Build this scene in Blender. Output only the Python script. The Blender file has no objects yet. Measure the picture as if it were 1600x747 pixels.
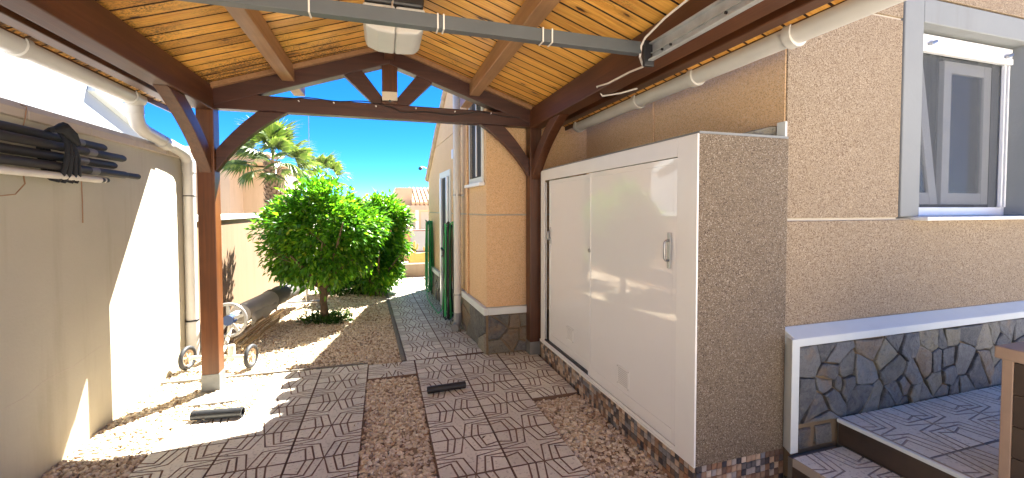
import bpy, bmesh, math, random
import numpy as np
from mathutils import Vector, Matrix
R = math.radians
random.seed(7); rng = np.random.default_rng(7)
scene = bpy.context.scene
COL = scene.collection

# ------------------------------------------------------------------ camera
YAW, PITCH, ROLL, F, CY = R(17.11), R(-1.74), R(-.09), 652.8, 346.6
fw = Vector((math.sin(YAW)*math.cos(PITCH), math.cos(YAW)*math.cos(PITCH), math.sin(PITCH)))
r0 = Vector((math.cos(YAW), -math.sin(YAW), 0)); u0 = r0.cross(fw)
rr = r0*math.cos(ROLL)+u0*math.sin(ROLL); uu = -r0*math.sin(ROLL)+u0*math.cos(ROLL)
cam = bpy.data.cameras.new('camera'); cam_ob = bpy.data.objects.new('camera', cam); COL.objects.link(cam_ob)
m = Matrix.Identity(4)
for i in range(3):
    m[i][0] = rr[i]; m[i][1] = uu[i]; m[i][2] = -fw[i]
m[2][3] = 1.4
cam_ob.matrix_world = m
cam.sensor_width = 36; cam.lens = F/1600*36; cam.shift_y = -(373.5-CY)/1600
cam.clip_start = .05; cam.clip_end = 2000
scene.camera = cam_ob

# ------------------------------------------------------------------ light
SA, SB = .47, .50                     # sun direction (SA, SB, 1)
EL = math.atan2(1, math.hypot(SA, SB)); AZ = math.atan2(SA, SB)
world = bpy.data.worlds.new('World'); scene.world = world; world.use_nodes = True
wn = world.node_tree.nodes; wl = world.node_tree.links
sky = wn.new('ShaderNodeTexSky'); sky.sky_type = 'NISHITA'; sky.sun_disc = False
sky.sun_elevation = EL; sky.sun_rotation = AZ; sky.altitude = 4000; sky.dust_density = 0; sky.ozone_density = 8.0; sky.air_density = .6
hsv = wn.new('ShaderNodeHueSaturation'); hsv.inputs['Saturation'].default_value = 1.2; hsv.inputs['Hue'].default_value = .502
wl.new(sky.outputs[0], hsv.inputs['Color']); wl.new(hsv.outputs[0], wn['Background'].inputs[0]); wn['Background'].inputs[1].default_value = .06
sun = bpy.data.lights.new('sun', 'SUN'); sun.energy = 5.0; sun.angle = R(.5); sun.color = (1, .97, .89)
sun_ob = bpy.data.objects.new('sun', sun); COL.objects.link(sun_ob)
sun_ob.rotation_euler = Vector((SA, SB, 1)).to_track_quat('Z', 'Y').to_euler(); sun_ob.location = (6, 6, 12)
scene.view_settings.view_transform = 'Standard'; scene.view_settings.look = 'None'
scene.view_settings.exposure = 3.08; scene.cycles.max_bounces = 14; scene.cycles.diffuse_bounces = 9; scene.view_settings.gamma = 1

# ------------------------------------------------------------------ materials
MATS = {}
class N:
    def __init__(s, name):
        s.m = bpy.data.materials.new(name); s.m.use_nodes = True; s.t = s.m.node_tree
        s.b = s.t.nodes['Principled BSDF']; MATS[name] = s.m
    def n(s, typ, **kw):
        d = s.t.nodes.new('ShaderNode'+typ)
        for k, v in kw.items():
            if k.startswith('i_'):
                d.inputs[k[2:].replace('_', ' ')].default_value = v
            else: setattr(d, k, v)
        return d
    def l(s, a, b): s.t.links.new(a, b)
    def coord(s, scale=(1, 1, 1), kind='Object', rot=(0, 0, 0)):
        c = s.n('TexCoord'); mp = s.n('Mapping'); mp.inputs['Scale'].default_value = scale; mp.inputs['Rotation'].default_value = rot
        s.l(c.outputs[kind], mp.inputs[0]); return mp.outputs[0]
    def noise(s, vec, scale, detail=4, rough=.55, dist=0):
        d = s.n('TexNoise'); d.inputs['Scale'].default_value = scale; d.inputs['Detail'].default_value = detail
        d.inputs['Roughness'].default_value = rough; d.inputs['Distortion'].default_value = dist
        s.l(vec, d.inputs['Vector']); return d.outputs['Fac']
    def ramp(s, fac, stops, interp='LINEAR'):
        d = s.n('ValToRGB'); d.color_ramp.interpolation = interp; e = d.color_ramp.elements
        while len(e) < len(stops): e.new(.5)
        for el, (p, c) in zip(e, stops):
            el.position = p; el.color = (c[0], c[1], c[2], 1) if not isinstance(c, (int, float)) else (c, c, c, 1)
        s.l(fac, d.inputs[0]); return d.outputs[0]
    def mix(s, fac, a, b, blend='MIX'):
        d = s.n('MixRGB', blend_type=blend)
        for i, v in ((0, fac), (1, a), (2, b)):
            if isinstance(v, (int, float)): d.inputs[i].default_value = v if i == 0 else (v, v, v, 1)
            elif isinstance(v, tuple): d.inputs[i].default_value = (*v, 1)
            else: s.l(v, d.inputs[i])
        return d.outputs[0]
    def bump(s, h, strength=.3, dist=.01):
        d = s.n('Bump'); d.inputs['Strength'].default_value = strength; d.inputs['Distance'].default_value = dist
        s.l(h, d.inputs['Height']); s.l(d.outputs[0], s.b.inputs['Normal'])
    def fin(s, col, rough=.6, metal=0, spec=None):
        if isinstance(col, tuple): s.b.inputs['Base Color'].default_value = (*col, 1)
        else: s.l(col, s.b.inputs['Base Color'])
        if isinstance(rough, (int, float)): s.b.inputs['Roughness'].default_value = rough
        else: s.l(rough, s.b.inputs['Roughness'])
        s.b.inputs['Metallic'].default_value = metal
        if spec is not None: s.b.inputs['Specular IOR Level'].default_value = spec
        return s.m
    def rnd(s): return s.n('ObjectInfo').outputs['Random']
    def isl(s): return s.n('NewGeometry').outputs['Random Per Island']

def wood(name, c1, c2, axis, rough=.5, fine=40):
    n = N(name); sc = [fine, fine, fine]; sc['xyz'.index(axis)] = fine*.045
    v = n.coord(tuple(sc)); f1 = n.noise(v, 1, 6, .6, .6)
    f2 = n.noise(n.coord((2, 2, 2)), 1.5, 3)
    c = n.mix(n.ramp(f1, [(.3, 0), (.72, 1)]), c1, c2)
    c = n.mix(n.ramp(f2, [(.35, 0), (.75, .5)]), c, tuple(x*.55 for x in c1))
    n.bump(f1, .25, .004); return n.fin(c, rough)
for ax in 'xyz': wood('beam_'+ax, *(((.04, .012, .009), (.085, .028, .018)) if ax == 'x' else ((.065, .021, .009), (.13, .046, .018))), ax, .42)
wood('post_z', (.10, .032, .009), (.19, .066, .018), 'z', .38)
wood('purlin_y', (.30, .15, .065), (.44, .25, .12), 'y', .45)
wood('cane', (.38, .26, .12), (.55, .40, .22), 'y', .6)

def plank_mat():
    n = N('pine_plank'); geo = n.n('NewGeometry'); rd = n.rnd()
    def co(scale, jump=0):
        mp = n.n('Mapping'); mp.inputs['Scale'].default_value = scale; n.l(geo.outputs['Position'], mp.inputs[0])
        if not jump: return mp.outputs[0]
        cmb = n.n('CombineXYZ'); mu = n.n('Math', operation='MULTIPLY'); mu.inputs[1].default_value = jump; n.l(rd, mu.inputs[0]); n.l(mu.outputs[0], cmb.inputs[0])
        ad = n.n('VectorMath', operation='ADD'); n.l(mp.outputs[0], ad.inputs[0]); n.l(cmb.outputs[0], ad.inputs[1]); return ad.outputs[0]
    g = n.noise(co((3.0, 60, 8), 60), 1, 5, .55, 1.0)
    c = n.mix(n.ramp(g, [(.32, 0), (.7, 1)]), (.72, .32, .055), (1.0, .58, .14))
    c = n.mix(1, c, n.mix(rd, (.74, .70, .66), (1.12, 1.14, 1.1)), 'MULTIPLY')
    o2 = co((3.4, 9.5, 1.0), 47)
    vo = n.n('TexVoronoi'); vo.inputs['Scale'].default_value = 1; n.l(o2, vo.inputs['Vector'])
    nz = n.noise(o2, 7, 3)
    ad = n.n('Math', operation='MULTIPLY_ADD'); n.l(nz, ad.inputs[0]); ad.inputs[1].default_value = .22; n.l(vo.outputs['Distance'], ad.inputs[2])
    ring = n.ramp(ad.outputs[0], [(.22, 1), (.40, 0)]); c = n.mix(n.mix(1, ring, .45, 'MULTIPLY'), c, (.30, .085, .015))
    k = n.ramp(ad.outputs[0], [(.19, 1), (.235, 0)]); c = n.mix(k, c, (.05, .016, .007))
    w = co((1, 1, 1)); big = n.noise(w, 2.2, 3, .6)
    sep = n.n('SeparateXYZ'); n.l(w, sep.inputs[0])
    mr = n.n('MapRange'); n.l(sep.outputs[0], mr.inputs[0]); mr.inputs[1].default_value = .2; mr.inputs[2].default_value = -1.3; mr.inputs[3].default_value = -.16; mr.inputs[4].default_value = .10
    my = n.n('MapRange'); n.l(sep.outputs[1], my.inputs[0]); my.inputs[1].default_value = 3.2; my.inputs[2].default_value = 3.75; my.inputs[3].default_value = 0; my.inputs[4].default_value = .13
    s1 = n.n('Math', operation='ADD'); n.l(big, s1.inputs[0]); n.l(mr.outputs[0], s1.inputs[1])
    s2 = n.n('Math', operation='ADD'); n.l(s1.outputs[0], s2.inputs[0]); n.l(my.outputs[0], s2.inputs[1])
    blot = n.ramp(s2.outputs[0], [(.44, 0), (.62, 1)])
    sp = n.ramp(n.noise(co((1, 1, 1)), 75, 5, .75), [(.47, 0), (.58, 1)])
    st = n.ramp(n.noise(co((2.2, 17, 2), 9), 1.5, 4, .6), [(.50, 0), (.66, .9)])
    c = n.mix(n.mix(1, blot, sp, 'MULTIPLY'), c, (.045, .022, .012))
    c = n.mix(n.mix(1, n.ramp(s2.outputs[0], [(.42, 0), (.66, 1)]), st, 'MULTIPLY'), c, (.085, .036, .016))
    n.bump(g, .15, .003); return n.fin(c, .36)
plank_mat()

def plaster(name, c, c2, rough=.85, bs=60, bst=.15, stain=(.5, .42, .3), sa=.35):
    n = N(name); w = n.coord()
    a = n.noise(w, 1.3, 5, .6); b = n.noise(w, bs, 3, .6)
    st = n.noise(n.coord((3, 3, .35)), 1.4, 5, .65)
    col = n.mix(n.ramp(a, [(.3, 0), (.75, 1)]), c, c2)
    col = n.mix(n.ramp(st, [(.52, 0), (.8, sa)]), col, tuple(x*y for x, y in zip(c, stain)))
    n.bump(b, bst, .004); return n.fin(col, rough)
plaster('white_wall', (.53, .49, .38), (.45, .415, .315), bst=.3, sa=.5)
plaster('white_trim', (.70, .74, .72), (.65, .69, .67), .6, 40, .08, (.7, .7, .68), .3)
plaster('opposite_cream', (.50, .45, .38), (.46, .41, .35), .9, 30, .1)
plaster('far_pave', (.28, .24, .19), (.24, .205, .16), .85, 50, .15)
plaster('groove_pale', (.42, .37, .31), (.36, .31, .26), .9, 80, .3)
plaster('joint_light', (.55, .50, .42), (.48, .43, .36), .85, 45, .15)
plaster('far_house_tan', (.60, .46, .31), (.54, .41, .275), .9, 20, .1)
plaster('coping', (.56, .48, .40), (.46, .39, .33), .8, 40, .2)
plaster('tan_wall', (.24, .15, .085), (.205, .128, .072), .85, 90, .25)
plaster('far_tan', (.28, .205, .135), (.25, .185, .12), .9, 20, .1)
plaster('neighbour_white', (.42, .44, .445), (.39, .41, .415), .9, 30, .1, (.85, .84, .82), .25)
plaster('concrete', (.20, .185, .16), (.16, .148, .128), .85, 50, .25)
plaster('pale_pavement', (.62, .54, .44), (.55, .48, .39), .85, 50, .15)
plaster('surround', (.26, .275, .28), (.22, .235, .24), .8, 45, .25)
plaster('mortar', (.24, .175, .105), (.15, .105, .06), .9, 60, .6)
plaster('earth', (.24, .18, .12), (.20, .15, .10), .95, 20, .3)
plaster('brick_pale', (.46, .36, .30), (.40, .31, .25), .9, 30, .2)

def pebbledash(name, base, dark, light, scale, bst=.5):
    n = N(name); w = n.coord()
    vo = n.n('TexVoronoi'); vo.inputs['Scale'].default_value = scale; n.l(w, vo.inputs['Vector'])
    sp = n.n('SeparateColor'); n.l(vo.outputs['Color'], sp.inputs[0])
    c = n.ramp(sp.outputs[0], [(0, dark), (.16, tuple((a*.35+b*.65) for a, b in zip(dark, base))), (.32, base), (.8, tuple(x*1.08 for x in base)), (.86, light)], 'CONSTANT')
    big = n.noise(w, 2.2, 4); c = n.mix(n.ramp(big, [(.3, 0), (.75, .35)]), c, tuple(x*.8 for x in base))
    n.bump(vo.outputs['Distance'], bst, .004); return n.fin(c, .75)
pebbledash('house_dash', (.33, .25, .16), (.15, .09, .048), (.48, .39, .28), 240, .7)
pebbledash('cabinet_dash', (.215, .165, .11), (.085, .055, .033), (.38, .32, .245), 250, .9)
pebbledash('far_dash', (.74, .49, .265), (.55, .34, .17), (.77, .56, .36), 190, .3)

def terrazzo():
    n = N('terrazzo'); w = n.coord(); rd = n.rnd()
    vo = n.n('TexVoronoi'); vo.inputs['Scale'].default_value = 110; n.l(w, vo.inputs['Vector'])
    sp = n.n('SeparateColor'); n.l(vo.outputs['Color'], sp.inputs[0])
    c = n.ramp(sp.outputs[0], [(0, (.30, .26, .22)), (.07, (.68, .64, .54)), (.25, (.74, .70, .60)), (.85, (.78, .745, .65)), (.93, (.82, .79, .71))], 'CONSTANT')
    c = n.mix(.5, c, (.75, .71, .61))
    sn = n.ramp(n.noise(w, 260, 2, .7), [(.66, 0), (.72, .7)]); c = n.mix(sn, c, (.16, .13, .11))
    loc = n.n('ObjectInfo').outputs['Location']; ad = n.n('VectorMath', operation='ADD'); n.l(w, ad.inputs[0]); n.l(loc, ad.inputs[1])
    big = n.noise(ad.outputs[0], 2.6, 5, .65); c = n.mix(n.ramp(big, [(.45, 0), (.75, .55)]), c, (.48, .44, .36))
    c = n.mix(1, c, n.mix(rd, (.84, .83, .82), (1.06, 1.06, 1.04)), 'MULTIPLY')
    n.bump(n.noise(w, 150, 3), .12, .003); return n.fin(c, .55)
terrazzo()
plaster('groove', (.25, .16, .11), (.19, .12, .08), .9, 80, .3)

def gravel():
    n = N('pebble'); r = n.isl()
    c = n.ramp(r, [(0, (.34, .24, .15)), (.07, (.52, .41, .27)), (.22, (.66, .55, .39)), (.42, (.74, .64, .48)), (.60, (.58, .45, .29)), (.74, (.80, .72, .57)), (.9, (.68, .60, .48)), (.97, (.44, .37, .30))], 'CONSTANT')
    b = n.noise(n.coord(), 90, 3); c = n.mix(n.ramp(b, [(.4, 0), (.85, .4)]), c, (.42, .33, .22))
    return n.fin(c, .6)
gravel()
plaster('gravel_under', (.30, .22, .14), (.22, .16, .10), .95, 120, .9)

def slate():
    n = N('slate'); geo = n.n('NewGeometry'); rd = n.rnd(); w = geo.outputs['Position']
    c = n.ramp(rd, [(0, (.060, .062, .068)), (.14, (.115, .118, .12)), (.28, (.175, .16, .115)), (.40, (.075, .078, .082)), (.54, (.215, .19, .125)), (.66, (.14, .142, .14)), (.78, (.19, .135, .08)), (.88, (.10, .095, .08)), (.95, (.27, .245, .185))], 'CONSTANT')
    a = n.noise(w, 14, 7, .7, 1.2); c = n.mix(n.ramp(a, [(.38, 0), (.68, .65)]), c, (.23, .225, .205))
    a2 = n.noise(w, 34, 5, .7, 2.0); c = n.mix(n.ramp(a2, [(.52, 0), (.70, .75)]), c, (.03, .032, .034))
    ru = n.noise(w, 6, 4, .6); c = n.mix(n.ramp(ru, [(.56, 0), (.70, .6)]), c, (.27, .165, .07))
    n.bump(a, .9, .02); return n.fin(c, .55)
slate()
MOS = []
for i, c in enumerate([(.10, .09, .09), (.045, .04, .045), (.24, .13, .075), (.42, .31, .22), (.32, .28, .25), (.30, .19, .12), (.14, .085, .06), (.50, .40, .31), (.18, .18, .19), (.36, .25, .17)]):
    n = N('mosaic_%d' % i); f = n.noise(n.coord((1, 1, 1)), 45, 4, .6); n.fin(n.mix(n.ramp(f, [(.35, 0), (.8, .55)]), c, tuple(min(1, x*1.7+.03) for x in c)), .3); MOS.append('mosaic_%d' % i)

def simple(name, c, rough=.5, metal=0, var=.15, sc=8, bst=0, spec=None):
    n = N(name); f = n.noise(n.coord(), sc, 4, .6)
    n.fin(n.mix(n.ramp(f, [(.3, 0), (.75, 1)]), c, tuple(x*(1-var) for x in c)), rough, metal, spec)
    if bst: n.bump(f, bst, .004)
    return n.m
simple('door_white', (.82, .82, .81), .045, 0, .03, 2); MATS['door_white'].node_tree.nodes['Principled BSDF'].inputs['IOR'].default_value = 1.55
simple('frame_white', (.80, .80, .78), .30, 0, .05, 4)
simple('pvc', (.62, .61, .585), .35, 0, .12, 5)
simple('pvc_grey', (.24, .25, .26), .4, 0, .15)
simple('alu_white', (.82, .83, .85), .3, 0, .05)
simple('alu_dark', (.05, .055, .06), .4, 0, .2)
simple('steel', (.42, .43, .44), .38, .9, .15, 20)
simple('galvanised', (.62, .65, .66), .45, .6, .3, 14)
simple('shoe_metal', (.26, .27, .27), .5, .5, .25, 12)
simple('paint_grey', (.10, .115, .125), .38, .2, .15)
simple('black_plastic', (.018, .018, .02), .4, 0, .2)
simple('black_rubber', (.03, .03, .033), .6, 0, .3, 20)
simple('motor_grey', (.62, .62, .60), .4, 0, .06)
simple('lamp_cream', (.70, .64, .52), .45, 0, .08)
simple('pole_dark', (.03, .026, .023), .62, 0, .3, 10)
simple('pole_white', (.66, .62, .54), .5, 0, .15)
simple('pole_band', (.20, .19, .18), .45, .3, .2)
simple('strap', (.012, .013, .016), .8, 0, .3, 60, .3)
simple('wire', (.32, .17, .08), .5, 0, .1)
simple('cable_white', (.74, .70, .64), .5, 0, .1)
simple('hose_green', (.03, .40, .12), .35, 0, .3, 6)
simple('hose_mid', (.012, .17, .06), .4, 0, .3, 6)
simple('hose_dark', (.012, .035, .02), .4, 0, .3, 6)
simple('pipe_black', (.022, .023, .026), .42, 0, .4, 18)
simple('cover_white', (.36, .34, .31), .6, 0, .2, 4, .3)
simple('cover_grey', (.13, .12, .11), .75, 0, .35, 6, .4)
simple('wheel_alu', (.30, .30, .30), .35, .3, .15)
simple('wheel_blue', (.02, .05, .16), .4, 0, .2)
simple('hub_tan', (.55, .40, .27), .5, 0, .2)
simple('roof_tile', (.52, .37, .25), .85, 0, .45, 9, .3)
simple('roof_under', (.06, .055, .05), .6, .1, .3, 6)
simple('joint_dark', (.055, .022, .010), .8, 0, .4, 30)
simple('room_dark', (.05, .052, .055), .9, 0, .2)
simple('curtain', (.24, .25, .26), .9, 0, .2, 3)
simple('planter_orange', (.62, .37, .12), .8, 0, .2)
simple('brown_post', (.22, .10, .05), .7, 0, .2)
simple('maroon_band', (.18, .09, .07), .8, 0, .2)
simple('far_brick', (.55, .30, .19), .9, 0, .25, 3)
simple('bark', (.13, .085, .05), .85, 0, .5, 24, .6)
simple('palm_bark', (.30, .20, .125), .9, 0, .5, 16, .6)
simple('wood_tile', (.085, .058, .04), .5, 0, .5, 5)
simple('tan_cap', (.40, .28, .20), .6, 0, .2)
def screen_mat():
    n = N('screen_mesh'); n.fin((.10, .11, .12), .7); tr = n.n('BsdfTransparent'); mx = n.n('MixShader'); mx.inputs[0].default_value = .38
    out = n.t.nodes['Material Output']; n.l(tr.outputs[0], mx.inputs[1]); n.l(n.b.outputs[0], mx.inputs[2]); n.l(mx.outputs[0], out.inputs[0])
screen_mat()
def glass_mat():
    n = N('window_glass'); gl = n.n('BsdfGlossy'); gl.inputs['Roughness'].default_value = .02; tr = n.n('BsdfTransparent'); tr.inputs[0].default_value = (.80, .84, .84, 1)
    fr = n.n('Fresnel'); fr.inputs[0].default_value = 1.9; mx = n.n('MixShader'); out = n.t.nodes['Material Output']
    n.l(fr.outputs[0], mx.inputs[0]); n.l(tr.outputs[0], mx.inputs[1]); n.l(gl.outputs[0], mx.inputs[2]); n.l(mx.outputs[0], out.inputs[0])
glass_mat()
def leaf_mat(name, stops, trans=.35, rough=.35):
    n = N(name); c = n.ramp(n.isl(), stops); n.fin(c, rough)
    tl = n.n('BsdfTranslucent'); n.l(n.mix(1, c, (1.5, 1.7, .5), 'MULTIPLY'), tl.inputs[0]); mx = n.n('MixShader'); mx.inputs[0].default_value = trans
    out = n.t.nodes['Material Output']; n.l(n.b.outputs[0], mx.inputs[1]); n.l(tl.outputs[0], mx.inputs[2]); n.l(mx.outputs[0], out.inputs[0])
leaf_mat('leaf', [(0, (.03, .10, .012)), (.35, (.06, .18, .016)), (.7, (.10, .26, .02)), (.93, (.20, .36, .03)), (1, (.34, .38, .05))], .45, .28)
leaf_mat('leaf_dark', [(0, (.018, .055, .008)), (.6, (.035, .09, .012)), (1, (.06, .13, .015))], .25)
leaf_mat('dry_leaf', [(0, (.10, .05, .02)), (.6, (.20, .11, .04)), (1, (.28, .18, .06))], .1, .6)
leaf_mat('palm_leaf', [(0, (.05, .085, .025)), (.5, (.085, .125, .035)), (1, (.17, .20, .09))], .3, .4)

# ------------------------------------------------------------------ mesh helpers
class MB:
    def __init__(s): s.v = []; s.f = []; s.mi = []
    def add(s, v, f, mi=0):
        o = len(s.v); s.v += [tuple(p) for p in v]; s.f += [tuple(i+o for i in q) for q in f]; s.mi += [mi]*len(f); return s
    def box(s, a, b, mi=0):
        (x0, y0, z0), (x1, y1, z1) = a, b
        x0, x1 = min(x0, x1), max(x0, x1); y0, y1 = min(y0, y1), max(y0, y1); z0, z1 = min(z0, z1), max(z0, z1)
        v = [(x0, y0, z0), (x1, y0, z0), (x1, y1, z0), (x0, y1, z0), (x0, y0, z1), (x1, y0, z1), (x1, y1, z1), (x0, y1, z1)]
        return s.add(v, [(3, 2, 1, 0), (4, 5, 6, 7), (0, 1, 5, 4), (1, 2, 6, 5), (2, 3, 7, 6), (3, 0, 4, 7)], mi)
    def obox(s, c, ax, ay, az, mi=0):
        c, ax, ay, az = map(Vector, (c, ax, ay, az)); v = []
        for dz in (-1, 1):
            for dx, dy in ((-1, -1), (1, -1), (1, 1), (-1, 1)): v.append(c+ax*dx+ay*dy+az*dz)
        f = [(3, 2, 1, 0), (4, 5, 6, 7), (0, 1, 5, 4), (1, 2, 6, 5), (2, 3, 7, 6), (3, 0, 4, 7)]
        if ax.cross(ay).dot(az) < 0: f = [q[::-1] for q in f]
        return s.add(v, f, mi)
    def bar(s, p, q, w, h, up=(0, 0, 1), mi=0):
        p, q = Vector(p), Vector(q); d = (q-p); L = d.length; d.normalize(); sd = d.cross(Vector(up)).normalized(); u = sd.cross(d)
        return s.obox((p+q)/2, d*L/2, sd*w/2, u*h/2, mi)
    def prism(s, poly, axis, a, b, mi=0):
        # poly in the two other axes (order x,y,z without axis), extruded from a to b
        def mk(p, t):
            if axis == 'x': return (t, p[0], p[1])
            if axis == 'y': return (p[0], t, p[1])
            return (p[0], p[1], t)
        n = len(poly); area = sum(poly[i][0]*poly[(i+1) % n][1]-poly[(i+1) % n][0]*poly[i][1] for i in range(n))
        if area < 0: poly = poly[::-1]
        v = [mk(p, a) for p in poly]+[mk(p, b) for p in poly]
        f = [tuple(range(n))[::-1], tuple(range(n, 2*n))]+[(i, (i+1) % n, n+(i+1) % n, n+i) for i in range(n)]
        flip = (b < a) ^ (axis == 'y')
        if flip: f = [q[::-1] for q in f]
        return s.add(v, f, mi)
    def tube(s, pts, r, seg=8, caps=True, mi=0):
        pts = [Vector(p) for p in pts]; n = len(pts); rs = r if isinstance(r, (list, tuple)) else [r]*n
        t = (pts[1]-pts[0]).normalized(); a = Vector((0, 0, 1)) if abs(t.z) < .9 else Vector((1, 0, 0)); u = t.cross(a).normalized()
        v = []
        for i, p in enumerate(pts):
            tt = (pts[min(i+1, n-1)]-pts[max(i-1, 0)]).normalized()
            u = (u-tt*u.dot(tt)).normalized(); w = tt.cross(u)
            for k in range(seg):
                an = 2*math.pi*k/seg; v.append(p+(u*math.cos(an)+w*math.sin(an))*rs[i])
        f = [(i*seg+k, i*seg+(k+1) % seg, (i+1)*seg+(k+1) % seg, (i+1)*seg+k) for i in range(n-1) for k in range(seg)]
        if caps: f += [tuple(range(seg))[::-1], tuple(range((n-1)*seg, n*seg))]
        return s.add(v, f, mi)
    def ring(s, c, axis, R0, r, seg=28, sec=8, mi=0):
        c, ax = Vector(c), Vector(axis).normalized(); a = Vector((0, 0, 1)) if abs(ax.z) < .9 else Vector((1, 0, 0)); u = ax.cross(a).normalized(); w = ax.cross(u)
        v = []
        for i in range(seg):
            d = u*math.cos(2*math.pi*i/seg)+w*math.sin(2*math.pi*i/seg)
            for k in range(sec):
                an = 2*math.pi*k/sec; v.append(c+d*(R0+r*math.cos(an))+ax*r*math.sin(an))
        f = [(i*sec+k, i*sec+(k+1) % sec, ((i+1) % seg)*sec+(k+1) % sec, ((i+1) % seg)*sec+k) for i in range(seg) for k in range(sec)]
        return s.add(v, f, mi)
    def build(s, name, mat, parent=None, bevel=0, smooth=False, label=None):
        off = Vector(parent.get('_w', (0, 0, 0))) if parent is not None else Vector((0, 0, 0))
        me = bpy.data.meshes.new(name); me.from_pydata([Vector(p)-off for p in s.v], [], s.f)
        for mm in (mat if isinstance(mat, (list, tuple)) else [mat]): me.materials.append(MATS[mm])
        if isinstance(mat, (list, tuple)): me.polygons.foreach_set('material_index', s.mi)
        if smooth: me.polygons.foreach_set('use_smooth', [True]*len(me.polygons))
        me.update()
        o = bpy.data.objects.new(name, me); COL.objects.link(o)
        if smooth:
            try: me.set_sharp_from_angle(angle=R(40))
            except Exception: pass
        if parent is not None: o.parent = parent; o['_w'] = tuple(off)
        if bevel:
            b = o.modifiers.new('bevel', 'BEVEL'); b.width = bevel; b.segments = 2; b.limit_method = 'ANGLE'
        if label: o['label'] = label
        return o
def tag(o, label, cat, group=None):
    o['label'] = label; o['category'] = cat
    if group: o['group'] = group
    return o
def thing(name, label, cat, loc=(0, 0, 0), group=None):
    o = bpy.data.objects.new(name, None); COL.objects.link(o); o.location = loc; o['_w'] = tuple(loc); o.empty_display_size = .1
    return tag(o, label, cat, group)
def struct(o): o['kind'] = 'structure'; return o
def stuff(o): o['kind'] = 'stuff'; return o
def inst(src, name, loc, parent=None, rz=0, scale=(1, 1, 1)):
    o = src.copy() if hasattr(src, 'data') else bpy.data.objects.new(name, src)
    o.name = name; COL.objects.link(o); o.parent = parent; o.location = loc; o.rotation_euler = (0, 0, rz); o.scale = scale; return o
def B(a, b): return MB().box(a, b)
def inset(poly, d):
    n = len(poly); out = []
    for i in range(n):
        p0, p1, p2 = Vector(poly[i-1]), Vector(poly[i]), Vector(poly[(i+1) % n])
        d1 = (p1-p0).normalized(); d2 = (p2-p1).normalized(); n1 = Vector((-d1.y, d1.x)); n2 = Vector((-d2.y, d2.x))
        bis = n1+n2; k = bis.dot(n1)
        if abs(k) < .25: k = .25 if k >= 0 else -.25
        out.append(tuple(p1+bis*(d/k)))
    return out

# ------------------------------------------------------------------ ground and gravel
g = B((-60, -25, -1.5), (60, 6.0, -.06)).build('ground', 'earth'); struct(g)
struct(B((-30, -13.5, -.2), (30, -1.6, -.03)).build('street', 'pale_pavement')); struct(B((-1.75, -1.598, -.2), (1.95, .19, -.012)).build('driveway', 'pale_pavement'))  # pale unseen ground behind the camera, added to bounce light into the carport
MB().box((-60, 6.0, -1.5), (60, 9.2, -.06)).build('garden_ground', 'earth')['kind'] = 'structure'
MB().box((-400, 9.2, -3), (400, 900, -2.0)).build('lower_ground', 'pale_pavement')['kind'] = 'structure'
MB().box((-1.75, .195, -.05), (.6, 9.1, -.024)).box((1.0, .2, -.05), (1.44, 2.9, -.024)).build('gravel_bed', 'gravel_under')['kind'] = 'structure'

ico = {}
for sub in (1, 2):
    bm = bmesh.new(); bmesh.ops.create_icosphere(bm, subdivisions=sub, radius=1); bm.verts.ensure_lookup_table()
    ico[sub] = (np.array([v.co[:] for v in bm.verts]), np.array([[v.index for v in f.verts] for f in bm.faces])); bm.free()
def pebbles(name, rects, dens, size, sub, label=None, holes=()):
    V0, F0 = ico[sub]
    shapes = []
    for k in range(14):
        d = 1+.30*np.sin(V0@rng.normal(size=(3, 3))*1.6+rng.uniform(0, 6, 3)).mean(1)[:, None]
        shapes.append(V0*d*np.array([1, rng.uniform(.62, .9), rng.uniform(.42, .7)]))
    shapes = np.array(shapes); P = []
    for (x0, y0, x1, y1, zt) in rects:
        n = int((x1-x0)*(y1-y0)*dens)
        q = np.stack([rng.uniform(x0, x1, n), rng.uniform(y0, y1, n), zt+rng.uniform(-.018, .006, n)], 1)
        for (a, b, c, d) in holes: q = q[~((q[:, 0] > a) & (q[:, 0] < c) & (q[:, 1] > b) & (q[:, 1] < d))]
        q[:, 2] += .008*np.sin(q[:, 0]*9)*np.sin(q[:, 1]*7)
        P.append(q)
    P = np.concatenate(P); n = len(P)
    s = size*np.exp(rng.normal(0, .28, n)); a = rng.uniform(0, 6.283, n); tx = rng.normal(0, .4, n)
    V = shapes[rng.integers(0, 14, n)]*s[:, None, None]
    c, sn = np.cos(tx)[:, None], np.sin(tx)[:, None]
    V = np.stack([V[..., 0], V[..., 1]*c-V[..., 2]*sn, V[..., 1]*sn+V[..., 2]*c], -1)
    c, sn = np.cos(a)[:, None], np.sin(a)[:, None]
    V = np.stack([V[..., 0]*c-V[..., 1]*sn, V[..., 0]*sn+V[..., 1]*c, V[..., 2]], -1)+P[:, None, :]
    nv = len(V0); Fc = (F0[None]+np.arange(n)[:, None, None]*nv).reshape(-1)
    me = bpy.data.meshes.new(name); me.vertices.add(n*nv); me.vertices.foreach_set('co', V.astype(np.float32).ravel())
    nf = n*len(F0); me.loops.add(nf*3); me.loops.foreach_set('vertex_index', Fc.astype(np.int32)); me.polygons.add(nf)
    me.polygons.foreach_set('loop_start', np.arange(0, nf*3, 3, dtype=np.int32)); me.polygons.foreach_set('use_smooth', np.ones(nf, bool))
    me.update(calc_edges=True); me.materials.append(MATS['pebble']); o = bpy.data.objects.new(name, me); COL.objects.link(o); stuff(o)
    tag(o, label, 'gravel'); return o
Z0 = -.018
pebbles('gravel', [(-.138, 1.6, .256, 3.598, Z0)], 9600, .0106, 2, 'brown pebble gravel filling the long strip between the two paths')
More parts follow.
